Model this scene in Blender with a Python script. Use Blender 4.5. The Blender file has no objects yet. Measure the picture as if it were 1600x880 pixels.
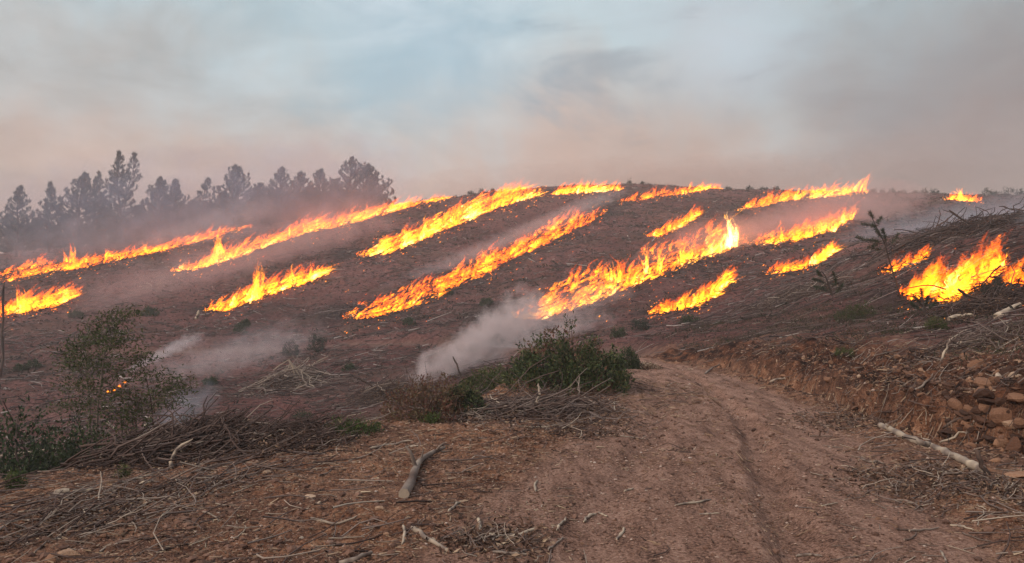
import bpy, math, random
import numpy as np
from mathutils import Vector, Matrix

# ------------------------------------------------------------------ camera, world, sun, exposure
S = bpy.context.scene
COL = S.collection
FPX, CX, CY, HOR, ZC = 1186.0, 800.0, 440.0, 470.0, 1.7
PITCH = math.atan((HOR - CY) / FPX)
cam_d = bpy.data.cameras.new('camera'); cam = bpy.data.objects.new('camera', cam_d); COL.objects.link(cam)
cam_d.sensor_width = 36; cam_d.lens = 36 * FPX / 1600
cam_d.clip_start = 0.1; cam_d.clip_end = 5000
cam.location = (0, 0, ZC); cam.rotation_euler = (math.pi / 2 + PITCH, 0, 0)
S.camera = cam
S.view_settings.view_transform = 'Standard'; S.view_settings.look = 'None'
S.view_settings.exposure = 0.40; S.view_settings.gamma = 1.0
S.cycles.max_bounces = 6; S.cycles.diffuse_bounces = 2; S.cycles.volume_bounces = 1
S.cycles.transparent_max_bounces = 40; S.cycles.use_denoising = True
S.cycles.sample_clamp_indirect = 4.0
SUN_EL, SUN_AZ = math.radians(38), math.radians(235)      # azimuth clockwise from +Y

def NT(nt): 
    def n(t, **k):
        x = nt.nodes.new(t)
        for a, b in k.items():
            if a.startswith('i_'):
                x.inputs[a[2:].replace('_', ' ')].default_value = b
            else: setattr(x, a, b)
        return x
    return n
def setin(node, idx, v): node.inputs[idx].default_value = v
def ramp(nt, fac, stops, interp='LINEAR'):
    r = nt.nodes.new('ShaderNodeValToRGB'); r.color_ramp.interpolation = interp
    e = r.color_ramp.elements
    while len(e) < len(stops): e.new(0.5)
    for k, (p, c) in enumerate(stops):
        e[k].position = p; e[k].color = (c[0], c[1], c[2], 1) if hasattr(c, '__len__') else (c, c, c, 1)
    if fac is not None: nt.links.new(fac, r.inputs[0])
    return r
def mathn(nt, op, a, b=None, c=None, clamp=False):
    m = nt.nodes.new('ShaderNodeMath'); m.operation = op; m.use_clamp = clamp
    for k, v in enumerate((a, b, c)):
        if v is None: continue
        if isinstance(v, (int, float)): m.inputs[k].default_value = v
        else: nt.links.new(v, m.inputs[k])
    return m.outputs[0]
def mixc(nt, f, a, b, mode='MIX'):
    m = nt.nodes.new('ShaderNodeMix'); m.data_type = 'RGBA'; m.blend_type = mode
    for sock, v in ((m.inputs[0], f), (m.inputs[6], a), (m.inputs[7], b)):
        if isinstance(v, (int, float)): sock.default_value = v
        elif isinstance(v, tuple): sock.default_value = (v[0], v[1], v[2], 1)
        else: nt.links.new(v, sock)
    return m.outputs[2]
def noise(nt, vec, scale, detail=4, rough=.55, dist=0.0):
    t = nt.nodes.new('ShaderNodeTexNoise'); t.inputs['Scale'].default_value = scale
    t.inputs['Detail'].default_value = detail; t.inputs['Roughness'].default_value = rough
    t.inputs['Distortion'].default_value = dist
    if vec is not None: nt.links.new(vec, t.inputs['Vector'])
    return t.outputs['Fac']
def mapping(nt, vec, scale=(1, 1, 1), rot=(0, 0, 0), loc=(0, 0, 0)):
    m = nt.nodes.new('ShaderNodeMapping'); nt.links.new(vec, m.inputs[0])
    m.inputs['Scale'].default_value = scale; m.inputs['Rotation'].default_value = rot; m.inputs['Location'].default_value = loc
    return m.outputs[0]

def dirv(px, py):
    v = Vector(((px - CX) / FPX, 1.0, (HOR - py) / FPX)); v.normalize(); return v

def build_world():
    w = bpy.data.worlds.new('World'); S.world = w; w.use_nodes = True
    nt = w.node_tree; nt.nodes.clear(); L = nt.links.new
    out = nt.nodes.new('ShaderNodeOutputWorld')
    sky = nt.nodes.new('ShaderNodeTexSky'); sky.sky_type = 'NISHITA'; sky.sun_disc = False
    sky.sun_elevation = SUN_EL; sky.sun_rotation = SUN_AZ; sky.dust_density = 2.0; sky.altitude = 300
    b1 = nt.nodes.new('ShaderNodeBackground'); b1.inputs[1].default_value = 0.10; L(sky.outputs[0], b1.inputs[0])
    tc = nt.nodes.new('ShaderNodeTexCoord'); g = tc.outputs['Generated']
    sx = nt.nodes.new('ShaderNodeSeparateXYZ'); L(g, sx.inputs[0])
    n1 = noise(nt, mapping(nt, g, (1, 1, 2.2)), 1.9, 6, .55, .3)
    n2 = noise(nt, mapping(nt, g, (1, 1, 2.4), loc=(3, 1, 4)), 4.5, 8, .6, .4)
    # height in the smoke, wobbling with the billows
    e = mathn(nt, 'ADD', sx.outputs[2], mathn(nt, 'MULTIPLY', mathn(nt, 'SUBTRACT', n1, .5), .30))
    e = mathn(nt, 'ADD', e, mathn(nt, 'MULTIPLY', mathn(nt, 'SUBTRACT', n2, .5), .07))
    pl = noise(nt, mapping(nt, g, (2.2, 2.2, 1.0), rot=(0, .55, 0)), 2.6, 7, .6, .5)      # smoke leaning over to the right as it rises
    e = mathn(nt, 'SUBTRACT', e, mathn(nt, 'MULTIPLY', mathn(nt, 'SUBTRACT', pl, .5), .22))
    warm = ramp(nt, e, [(0.0, (.36, .205, .15)), (.09, (.40, .265, .21)), (.20, (.405, .325, .29)),
                        (.26, (.37, .37, .365)), (.35, (.36, .44, .475)), (.60, (.42, .48, .55)), (1, (.50, .55, .62))])
    # smoke is thicker, so darker, towards the right hand side
    az = ramp(nt, mathn(nt, 'ADD', sx.outputs[0], mathn(nt, 'MULTIPLY', mathn(nt, 'SUBTRACT', n2, .5), .35)),
              [(0.0, 1.14), (.30, 1.0), (.6, .80), (1, .76)], 'EASE')
    L_az = mixc(nt, 1.0, warm.outputs[0], az.outputs[0], 'MULTIPLY')
    bill = ramp(nt, n2, [(.30, .80), (.5, 1.0), (.70, 1.15)])
    c = mixc(nt, 1.0, L_az, bill.outputs[0], 'MULTIPLY')
    def blob(px, py, r, soft, wob=.10, sq=1.0):
        d = dirv(px, py)
        v = nt.nodes.new('ShaderNodeVectorMath'); v.operation = 'SUBTRACT'; L(g, v.inputs[0]); v.inputs[1].default_value = d
        v2 = nt.nodes.new('ShaderNodeVectorMath'); v2.operation = 'MULTIPLY'; L(v.outputs[0], v2.inputs[0]); v2.inputs[1].default_value = (1, 1, sq)
        v2_ = None; v3 = nt.nodes.new('ShaderNodeVectorMath'); v3.operation = 'LENGTH'; L(v2.outputs[0], v3.inputs[0])
        dd = mathn(nt, 'ADD', v3.outputs[1], mathn(nt, 'MULTIPLY', mathn(nt, 'SUBTRACT', n2, .5), wob * 2))
        m = nt.nodes.new('ShaderNodeMapRange'); m.interpolation_type = 'SMOOTHSTEP'
        L(dd, m.inputs[0]); m.inputs[1].default_value = r + soft; m.inputs[2].default_value = r - soft
        m.inputs[3].default_value = 0; m.inputs[4].default_value = 1
        return m.outputs[0]
    c = mixc(nt, mathn(nt, 'MULTIPLY', blob(690, 70, .12, .12, .34, 1.6), .6), c, (.31, .47, .54))
    # pale cloud and a grey-blue cloud beside the opening
    c = mixc(nt, mathn(nt, 'MULTIPLY', blob(1130, 60, .07, .09, .12, 1.3), .65), c, (.47, .52, .58))
    c = mixc(nt, mathn(nt, 'MULTIPLY', blob(955, 100, .09, .07, .42, 2.0), .6), c, (.235, .285, .33))
    c = mixc(nt, mathn(nt, 'MULTIPLY', blob(1500, 170, .14, .14, .20, 1.2), .5), c, (.19, .18, .20))
    b2 = nt.nodes.new('ShaderNodeBackground'); L(c, b2.inputs[0]); b2.inputs[1].default_value = 1.0
    op = mathn(nt, 'MULTIPLY', blob(700, 60, .10, .13, .22, 1.7), .22)
    mx = nt.nodes.new('ShaderNodeMixShader'); L(op, mx.inputs[0]); L(b2.outputs[0], mx.inputs[1]); L(b1.outputs[0], mx.inputs[2])
    L(mx.outputs[0], out.inputs[0])
build_world()
sd_ = bpy.data.lights.new('sun', 'SUN'); sd_.energy = 1.9; sd_.angle = math.radians(14); sd_.color = (1.0, .86, .72)
sun = bpy.data.objects.new('sun', sd_); COL.objects.link(sun)
_d = Vector((math.sin(SUN_AZ) * math.cos(SUN_EL), math.cos(SUN_AZ) * math.cos(SUN_EL), math.sin(SUN_EL)))
sun.rotation_euler = _d.to_track_quat('Z', 'Y').to_euler(); sun.location = (0, 0, 80)

# ------------------------------------------------------------------ numeric helpers
RNG = np.random.default_rng(7)
random.seed(7)
def _hash(ix, iy, s):
    n = (ix.astype(np.int64) * 374761393 + iy.astype(np.int64) * 668265263 + s * 974711) & 0xffffffff
    n = ((n ^ (n >> 13)) * 1274126177) & 0xffffffff
    n = ((n ^ (n >> 16)) * 2246822519) & 0xffffffff
    return (n & 0xffff) / 65535.0
def vn(x, y, s=0):
    xi = np.floor(x); yi = np.floor(y); fx = x - xi; fy = y - yi
    fx = fx * fx * (3 - 2 * fx); fy = fy * fy * (3 - 2 * fy)
    a = _hash(xi, yi, s); b = _hash(xi + 1, yi, s); c = _hash(xi, yi + 1, s); d = _hash(xi + 1, yi + 1, s)
    return (a * (1 - fx) + b * fx) * (1 - fy) + (c * (1 - fx) + d * fx) * fy
def fbm(x, y, s=0, o=4, g=.5):
    r = 0; a = 1; t = 0
    for k in range(o):
        r = r + a * (vn(x, y, s + k * 17) * 2 - 1); t += a; a *= g; x = x * 2.03 + 11.3; y = y * 2.03 + 5.7
    return r / t
def ss(a, b, x):
    t = np.clip((x - a) / (b - a), 0, 1); return t * t * (3 - 2 * t)
def wp(px, py, y):      # a point of the world seen in the photograph's direction at depth y
    return ((px - CX) / FPX * y, y, ZC + (HOR - py) / FPX * y)
class TPS:
    def __init__(s, pts, lam=0.5):
        P = np.array(pts, float); s.c = P[:, :2] / 20; z = P[:, 2]; n = len(P)
        K = s.k(s.c, s.c) + lam * 0.01 * np.eye(n); Q = np.c_[np.ones(n), s.c]
        A = np.block([[K, Q], [Q.T, np.zeros((3, 3))]])
        w = np.linalg.solve(A, np.r_[z, 0, 0, 0]); s.w = w[:n]; s.a = w[n:]
    @staticmethod
    def k(a, b):
        d2 = ((a[:, None, :] - b[None]) ** 2).sum(-1); return .5 * d2 * np.log(d2 + 1e-9)
    def __call__(s, x, y):
        sh = np.shape(x); q = np.c_[np.ravel(x), np.ravel(y)] / 20; r = np.empty(len(q))
        for i in range(0, len(q), 40000):
            b = q[i:i + 40000]; r[i:i + 40000] = s.k(b, s.c) @ s.w + s.a[0] + b @ s.a[1:]
        return r.reshape(sh)
FAR = [(0,690,32),(0,600,48),(0,550,62),(0,500,76),(0,450,96),(0,420,116),(0,398,150),
 (200,662,34),(200,600,48),(200,550,58),(200,500,72),(200,450,90),(200,400,115),(200,380,150),
 (400,640,36),(400,600,44),(400,550,56),(400,500,70),(400,450,86),(400,400,106),(400,362,135),(400,352,150),
 (600,600,40),(600,550,50),(600,500,65),(600,450,80),(600,400,98),(600,350,124),(600,326,145),
 (800,560,40),(800,500,58),(800,450,74),(800,400,92),(800,350,115),(800,299,145),
 (980,540,32),(980,500,48),(980,450,64),(980,400,84),(980,350,108),(980,298,145),(980,289,158),
 (1100,545,25),(1100,500,40),(1100,450,58),(1100,400,80),(1100,350,105),(1100,295,150),
 (1200,547,19.6),(1200,500,32),(1200,450,50),(1200,400,74),(1200,350,102),(1200,297,150),
 (1280,545,16.8),(1300,500,26),(1300,440,42),(1300,400,68),(1300,350,100),(1300,299,150),
 (1400,572,13.4),(1400,500,22),(1400,450,29),(1400,405,38),(1400,384,46),(1400,376,66),(1400,340,110),(1400,302,150),
 (1500,552,12),(1500,470,22),(1500,400,33),(1500,366,42),(1500,362,66),(1500,330,115),(1500,305,150),
 (1600,560,10.4),(1600,500,15.5),(1600,450,20.5),(1600,400,27),(1600,356,37),(1600,354,60),(1600,330,110),(1600,309,150)]
fpts = [wp(*p) for p in FAR]
fpts += [(-7,14,-3.6),(-4,17,-3.6),(-1,22,-3.0),(2,27,-1.4),(-9,9,-4.2),(-12,0,-6),(12,0,2.2),(14,8,3.2),(-60,20,-9),(60,20,14),
         (-140,200,4),(-60,215,8),(0,225,15),(60,225,17),(140,200,14),(-170,110,-6),(150,100,20),(-110,60,-8),(100,60,17),(0,-30,-1)]
TF = TPS(fpts)
CREST = [(-30,-20),(-11,3),(-6.3,9),(-5.06,10.2),(-3.5,10.8),(-1.6,12.2),(-.6,14.5),(.9,17),(2.8,21),(3.6,24),(2.4,28.5)]
BANK = [(4.3,28),(5.0,25),(5.7,22),(5.75,18),(5.6,13.5),(5.4,11),(5.5,10),(5.9,8.8),(6.4,6),(7.5,2),(12,-20)]
POLY = np.array(CREST + BANK, float)
def polyline(P, x, y, closed=False):
    P = np.asarray(P, float); n = len(P); best = np.full(np.shape(x), 1e9); par = np.zeros(np.shape(x))
    for i in range(n if closed else n - 1):
        a = P[i]; b = P[(i + 1) % n]; d = b[:2] - a[:2]
        t = np.clip(((x - a[0]) * d[0] + (y - a[1]) * d[1]) / (d @ d), 0, 1)
        q = np.hypot(x - a[0] - t * d[0], y - a[1] - t * d[1]); m = q < best
        best = np.where(m, q, best); par = np.where(m, i + t, par)
    return best, par
def inside(P, x, y):
    r = np.zeros(np.shape(x), bool); n = len(P)
    for i in range(n):
        x1, y1 = P[i][:2]; x2, y2 = P[(i + 1) % n][:2]
        if y1 == y2: continue
        r ^= ((y1 > y) != (y2 > y)) & (x < (x2 - x1) * (y - y1) / (y2 - y1) + x1)
    return r
TRACK = [wp(1000,556,27.5), wp(930,543,33), wp(700,538,43), wp(560,537,49), wp(380,545,52), wp(240,549,56), wp(0,556,62), wp(-250,560,70)]
_ys = np.linspace(22, 110, 500); _new = []
for (px, row) in [(1000,556),(930,543),(700,538),(560,537),(380,545),(240,549),(0,556),(-250,560)]:      # drop the old track onto the slope
    _x = (px - CX) / FPX * _ys; _z = ZC + (HOR - row) / FPX * _ys; _b = _z < TF(_x, _ys); _y = _ys[np.argmax(_b)] if _b.any() else 60.0
    _new.append(((px - CX) / FPX * _y, _y, float(TF(np.array([(px - CX) / FPX * _y]), np.array([_y]))[0]) - .1))
TRACK = _new
TZ = np.array([p[2] for p in TRACK])
ROADL = [(-2.2,0),(-1.0,4),(-.1,7),(.7,9.6),(1.7,13.4),(3.1,20),(3.3,26)]
ROADR = [(3.0,0),(3.2,4.5),(3.35,5.3),(3.7,7),(4.4,9.6),(5.0,12.6),(5.35,18),(5.3,22),(4.6,26)]
def road_u(x, y):       # -1 at the left edge of the road, +1 at the right
    yl = np.clip(y, 0, 26)
    l = np.interp(yl, [p[1] for p in ROADL], [p[0] for p in ROADL]); r = np.interp(yl, [p[1] for p in ROADR], [p[0] for p in ROADR])
    return (x - l) / (r - l) * 2 - 1
def fields(x, y):
    x = np.asarray(x, float); y = np.asarray(y, float)
    d, _ = polyline(POLY, x, y, True); ins = inside(POLY, x, y)
    near = (np.hypot(x, y) < 70)
    sd = np.where(ins, -d, d)
    sd = sd + fbm(x * .9, y * .9, 3, 3) * .35 * near
    r = np.hypot(x, y)
    F = TF(np.clip(x, -260, 260), np.clip(y, -60, 260)); F = np.clip(F, -14, 30)
    F = F * ss(420, 240, r) + -14 * (1 - ss(420, 240, r))
    td, tp = polyline(TRACK, x, y); tz = np.interp(tp, np.arange(len(TZ)), TZ)
    tm = ss(1.5, .6, td); F = F * (1 - tm) + tz * tm
    rough = ss(.3, 2.0, sd) * (1 - .8 * tm) * ss(0, 25, r)
    F = F + rough * (fbm(x / .55, y / .8, 24, 3, .6) * .10 * ss(15, 40, r) + fbm(x / 9, y / 9, 21, 4) * .45 * ss(20, 60, r) + fbm(x / 1.7, y / 1.7, 22, 4, .6) * .25 * (1 + ss(30, 90, r)))
    N = -.01 * r - .10 * ss(1.5, -5, x) * ss(3, 9, y) - .24 * ss(-.8, -7.5, x) + .06 * fbm(x / 2.2, y / 2.2, 5, 3)
    u = road_u(x, y); road = ss(1.12, .92, np.abs(u)) * ss(30, 27, y)
    side = np.where(x > 2, -u + 1, 0)
    berm = ss(.25, 0, np.abs(u - 1.22)) * .07 * ss(30, 20, y)
    rut = (ss(.15, .03, np.abs(u - .30 + .05 * fbm(y / 1.5, x * 0, 8, 2))) * .12 + ss(.2, .02, np.abs(u + .45)) * .06) * ss(30, 10, y)
    tread = np.sin(y * 26 + x * 3) * .004 * ss(.2, .05, np.abs(u - .25)) * ss(.2, .5, vn(x * .8, y * .8, 40))
    clod = fbm(x * 5, y * 5, 6, 4, .62)
    N = N + berm - rut * (.6 + .8 * vn(x * .7, y * .7, 12)) + tread + road * .008 * clod + (1 - road) * (.05 * clod + .03 * np.abs(fbm(x * 13, y * 13, 9, 2)))
    mound = np.exp(-(((x - 1.1) / 1.5) ** 2 + ((y - 16.2) / 1.6) ** 2)) * .40 + np.exp(-(((x + 3.4) / 2.0) ** 2 + ((y - 10.6) / .8) ** 2)) * .16
    N = N + mound
    bank = ss(-.1, .35, sd) * ss(2.6, 1.2, sd) * (x > 3) * ss(30, 26, y)
    bn = fbm(x * 1.6 + y * .3, y * 1.6, 31, 5, .6)
    k = 2.6 + 1.3 * fbm(x * .8, y * .8, 33, 2)
    dz = np.clip(F - N, -.62 * np.maximum(sd, 0), k * np.maximum(sd, 0))
    z = N + dz + bank * (bn * .33 - .45 * np.maximum(0, .25 - np.abs(fbm(x * 1.3, y * 1.3, 35, 4, .6))) + .03)
    return z, sd, road, bank, tm, np.abs(u)
# ------------------------------------------------------------------ ground sheet on a polar grid, also used to look heights up
A_ = np.radians(np.r_[np.linspace(-180, -60, 40, endpoint=False), np.linspace(-60, -37, 30, endpoint=False), np.linspace(-37, 37, 600, endpoint=False),
                      np.linspace(37, 60, 30, endpoint=False), np.linspace(60, 180, 41)])
R_ = np.r_[np.geomspace(.25, 3.6, 26, endpoint=False), np.geomspace(3.6, 60, 520, endpoint=False), np.geomspace(60, 190, 150, endpoint=False), np.geomspace(190, 640, 16)]
GA, GR = np.meshgrid(A_, R_, indexing='ij'); GX = np.sin(GA) * GR; GY = np.cos(GA) * GR
GZ, GSD, GRO, GBK, GTM, GU = fields(GX, GY)
def H(x, y):
    x = np.asarray(x, float); y = np.asarray(y, float)
    a = np.arctan2(x, y); r = np.clip(np.hypot(x, y), R_[0], R_[-1] * .999)
    i = np.clip(np.searchsorted(A_, a) - 1, 0, len(A_) - 2); j = np.clip(np.searchsorted(R_, r) - 1, 0, len(R_) - 2)
    s = (a - A_[i]) / (A_[i + 1] - A_[i]); t = (r - R_[j]) / (R_[j + 1] - R_[j])
    return (GZ[i, j] * (1 - s) + GZ[i + 1, j] * s) * (1 - t) + (GZ[i, j + 1] * (1 - s) + GZ[i + 1, j + 1] * s) * t
YS = np.geomspace(2.2, 260, 1100)
def pix(px, py):
    """where the sight line of a photo pixel meets the ground"""
    px = np.atleast_1d(np.asarray(px, float)); py = np.atleast_1d(np.asarray(py, float)); out = np.empty((len(px), 3))
    for k0 in range(0, len(px), 400):
        a = px[k0:k0 + 400, None]; b = py[k0:k0 + 400, None]
        X = (a - CX) / FPX * YS; Z = ZC + (HOR - b) / FPX * YS
        below = Z < H(X, YS[None] + 0 * X); hit = np.argmax(below, 1); none = ~below.any(1)
        sky_i = 600 + np.argmax((H(X, YS[None] + 0 * X)[:, 600:] - ZC) / YS[None, 600:], 1); hit = np.where(none, sky_i, np.maximum(hit, 1)); y = YS[hit]
        out[k0:k0 + 400, 0] = (a[:, 0] - CX) / FPX * y; out[k0:k0 + 400, 1] = y
        out[k0:k0 + 400, 2] = H(out[k0:k0 + 400, 0], y)
    return out
def pix1(px, py): return pix(px, py)[0]

def tag(o, label=None, cat=None, group=None, kind=None):
    if label: o['label'] = label
    if cat: o['category'] = cat
    if group: o['group'] = group
    if kind: o['kind'] = kind
    return o
def empty(name, loc, label=None, cat=None, group=None):
    o = bpy.data.objects.new(name, None); COL.objects.link(o); o.location = loc; o.empty_display_size = .2
    return tag(o, label, cat, group)
class MB:
    """collects shapes and links them as one mesh; v is a per-vertex value the materials read"""
    def __init__(s): s.V = []; s.Q = []; s.T = []; s.A = []; s.n = 0
    def add(s, V, Q=None, T=None, A=0.5):
        V = np.asarray(V, float).reshape(-1, 3)
        s.V.append(V); s.A.append(np.broadcast_to(np.asarray(A, float), (len(V),)) if np.ndim(A) < 2 else np.asarray(A).ravel())
        if Q is not None and len(Q): s.Q.append(np.asarray(Q) + s.n)
        if T is not None and len(T): s.T.append(np.asarray(T) + s.n)
        s.n += len(V)
    def tubes(s, P, R, sides=5, A=.5, caps=False, flat=1.0, twist=None):
        P = np.asarray(P, float); R = np.asarray(R, float)
        if P.ndim == 2: P = P[None]; R = R[None]
        N, n, _ = P.shape
        T = np.gradient(P, axis=1); T /= np.linalg.norm(T, axis=2, keepdims=True) + 1e-9
        up = np.where(np.abs(T[..., 2:3]) > .9, np.array([1.0, 0, 0]), np.array([0, 0, 1.0]))
        B = np.cross(T, up); B /= np.linalg.norm(B, axis=2, keepdims=True) + 1e-9; C = np.cross(B, T)
        th = np.arange(sides) / sides * 2 * np.pi
        ph = np.broadcast_to(th, (N, n, sides)) + (0 if twist is None else twist)
        V = P[:, :, None] + R[:, :, None, None] * (np.cos(ph)[..., None] * B[:, :, None] + flat * np.sin(ph)[..., None] * C[:, :, None])
        i = np.arange(n - 1)[:, None] * sides; j = np.arange(sides)[None]; j2 = (j + 1) % sides
        q = np.stack([i + j, i + j2, i + sides + j2, i + sides + j], -1).reshape(-1, 4)
        off = (np.arange(N) * n * sides)[:, None, None]
        Q = (q[None] + off).reshape(-1, 4)
        A = np.asarray(A, float)
        if A.ndim == 1 and len(A) == N: A = A[:, None]
        a = np.broadcast_to(A, (N, n))[:, :, None] * np.ones(sides)
        s.add(V.reshape(-1, 3), Q, None, a.ravel())
        if caps:
            for e, k in ((0, 0), (n - 1, 1)):
                base = s.n
                ring = V[:, e]; cen = ring.mean(1, keepdims=True); vv = np.concatenate([ring, cen], 1)
                t = np.stack([np.arange(sides), (np.arange(sides) + 1) % sides, np.full(sides, sides)], -1)
                if k == 0: t = t[:, ::-1]
                tt = (t[None] + (np.arange(N) * (sides + 1))[:, None, None]).reshape(-1, 3)
                s.add(vv.reshape(-1, 3), None, tt, np.minimum(1, np.repeat(a[:, e].mean(1), sides + 1) + .25))
    def leaves(s, C, D, L, W, A=.5, fold=.15):
        C = np.asarray(C, float); D = np.asarray(D, float); N = len(C)
        D = D / (np.linalg.norm(D, axis=1, keepdims=True) + 1e-9)
        rnd = RNG.normal(size=(N, 3)); B = np.cross(D, rnd); B /= np.linalg.norm(B, axis=1, keepdims=True) + 1e-9; U = np.cross(B, D)
        L = np.broadcast_to(np.asarray(L, float), (N,))[:, None]; W = np.broadcast_to(np.asarray(W, float), (N,))[:, None]
        V = np.stack([C, C + D * L * .5 + B * W * .5 + U * W * fold, C + D * L, C + D * L * .5 - B * W * .5 + U * W * fold], 1)
        T = np.array([[0, 1, 2], [0, 2, 3]])[None] + (np.arange(N) * 4)[:, None, None]
        s.add(V.reshape(-1, 3), None, T.reshape(-1, 3), np.repeat(np.broadcast_to(A, (N,)), 4))
    def build(s, name, mat, parent=None, smooth=True):
        V = np.concatenate(s.V); A = np.concatenate(s.A); off = np.zeros(3)
        if parent is not None:
            q_ = parent
            while q_ is not None: off = off + np.array(q_.location); q_ = q_.parent
        Q = np.concatenate(s.Q) if s.Q else np.zeros((0, 4), int); T = np.concatenate(s.T) if s.T else np.zeros((0, 3), int)
        me = bpy.data.meshes.new(name); me.vertices.add(len(V))
        org = off if parent is not None else np.array([V[:, 0].mean(), V[:, 1].mean(), V[:, 2].min()])
        me.vertices.foreach_set('co', (V - org).astype(np.float32).ravel())
        nl = Q.size + T.size; me.loops.add(nl); me.polygons.add(len(Q) + len(T))
        me.loops.foreach_set('vertex_index', np.r_[Q.ravel(), T.ravel()].astype(np.int32))
        me.polygons.foreach_set('loop_start', np.r_[np.arange(len(Q)) * 4, Q.size + np.arange(len(T)) * 3].astype(np.int32))
        me.update(calc_edges=True)
        at = me.attributes.new('v', 'FLOAT', 'POINT'); at.data.foreach_set('value', A.astype(np.float32))
        me.polygons.foreach_set('use_smooth', np.full(len(me.polygons), smooth)); me.materials.append(mat)
        me.validate()
        o = bpy.data.objects.new(name, me); COL.objects.link(o)
        if parent is not None: o.parent = parent
        else: o.location = org
        return o

# ------------------------------------------------------------------ materials
def new_mat(name):
    m = bpy.data.materials.new(name); m.use_nodes = True; nt = m.node_tree
    return m, nt, nt.nodes['Principled BSDF'], nt.nodes['Material Output']
def attr(nt, name):
    a = nt.nodes.new('ShaderNodeAttribute'); a.attribute_name = name; return a.outputs['Fac']
def bump(nt, b, h, strength, dist):
    n = nt.nodes.new('ShaderNodeBump'); n.inputs['Strength'].default_value = strength; n.inputs['Distance'].default_value = dist
    nt.links.new(h, n.inputs['Height']); nt.links.new(n.outputs[0], b.inputs['Normal'])
def simple(name, stops, nscale=8, stretch=(1, 1, 1), rough=.9, bs=.4, bd=.01, var=.35, world=True, spec=.25, transl=0):
    m, nt, b, out = new_mat(name)
    tc = nt.nodes.new('ShaderNodeTexCoord'); v = mapping(nt, tc.outputs['Object'], stretch)
    n = noise(nt, v, nscale, 5, .6)
    f = mathn(nt, 'ADD', attr(nt, 'v'), mathn(nt, 'MULTIPLY', mathn(nt, 'SUBTRACT', n, .5), var), clamp=True)
    c = ramp(nt, f, stops); nt.links.new(c.outputs[0], b.inputs['Base Color'])
    b.inputs['Roughness'].default_value = rough; b.inputs['Specular IOR Level'].default_value = spec
    if bs: bump(nt, b, n, bs, bd)
    if transl:
        t = nt.nodes.new('ShaderNodeBsdfTranslucent'); nt.links.new(c.outputs[0], t.inputs[0])
        mx = nt.nodes.new('ShaderNodeMixShader'); mx.inputs[0].default_value = transl
        nt.links.new(b.outputs[0], mx.inputs[1]); nt.links.new(t.outputs[0], mx.inputs[2]); nt.links.new(mx.outputs[0], out.inputs[0])
    return m
M = {}
M['wood'] = simple('weathered_wood', [(0, (.035, .022, .018)), (.35, (.11, .07, .055)), (.6, (.21, .16, .13)), (.8, (.36, .28, .21)), (1, (.55, .43, .31))], 14, (1, 1, 1), bs=.6, bd=.006, var=.3)
M['twig'] = simple('dry_twigs', [(0, (.03, .018, .016)), (.4, (.09, .055, .045)), (.7, (.19, .14, .12)), (1, (.44, .35, .27))], 5, bs=0, var=.25)
M['farslash'] = simple('hillside_slash', [(0, (.02, .012, .012)), (.5, (.085, .052, .045)), (.85, (.19, .14, .125)), (1, (.40, .34, .30))], 1, bs=0, var=.2)
M['rock'] = simple('sandstone', [(0, (.045, .022, .015)), (.35, (.12, .055, .033)), (.65, (.28, .145, .085)), (.85, (.42, .29, .20)), (1, (.52, .42, .34))], 9, bs=.7, bd=.012, var=.45)
M['leaf'] = simple('broad_leaves', [(0, (.012, .020, .010)), (.45, (.048, .072, .026)), (.72, (.105, .125, .042)), (.86, (.15, .115, .06)), (1, (.16, .06, .045))], 3, rough=.6, bs=0, var=.2, transl=.25)
M['wattle'] = simple('sapling_leaves', [(0, (.02, .025, .010)), (.5, (.058, .078, .026)), (.8, (.11, .11, .038)), (1, (.17, .11, .06))], 3, rough=.7, bs=0, var=.2, transl=.3)
M['needle'] = simple('pine_needles', [(0, (.008, .014, .012)), (.5, (.030, .050, .028)), (.85, (.07, .09, .045)), (1, (.20, .05, .03))], 1, rough=.7, bs=0, var=.2, transl=.15)
M['grass'] = simple('green_weeds', [(0, (.02, .03, .01)), (.5, (.05, .075, .022)), (1, (.11, .15, .04))], 3, rough=.7, bs=0, var=.2, transl=.3)
M['bark'] = simple('pine_bark', [(0, (.03, .022, .02)), (1, (.14, .10, .08))], 3, (1, 1, .3), bs=.6, bd=.03)
M['chips'] = simple('wood_chips', [(0, (.04, .022, .016)), (.4, (.14, .075, .05)), (.7, (.28, .18, .12)), (.93, (.42, .31, .21)), (1, (.62, .52, .42))], 5, bs=0, var=.2)
M['gravel'] = simple('gravel', [(0, (.07, .035, .025)), (.4, (.18, .095, .065)), (.75, (.30, .185, .135)), (1, (.50, .40, .34))], 5, bs=0, var=.2)

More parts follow.
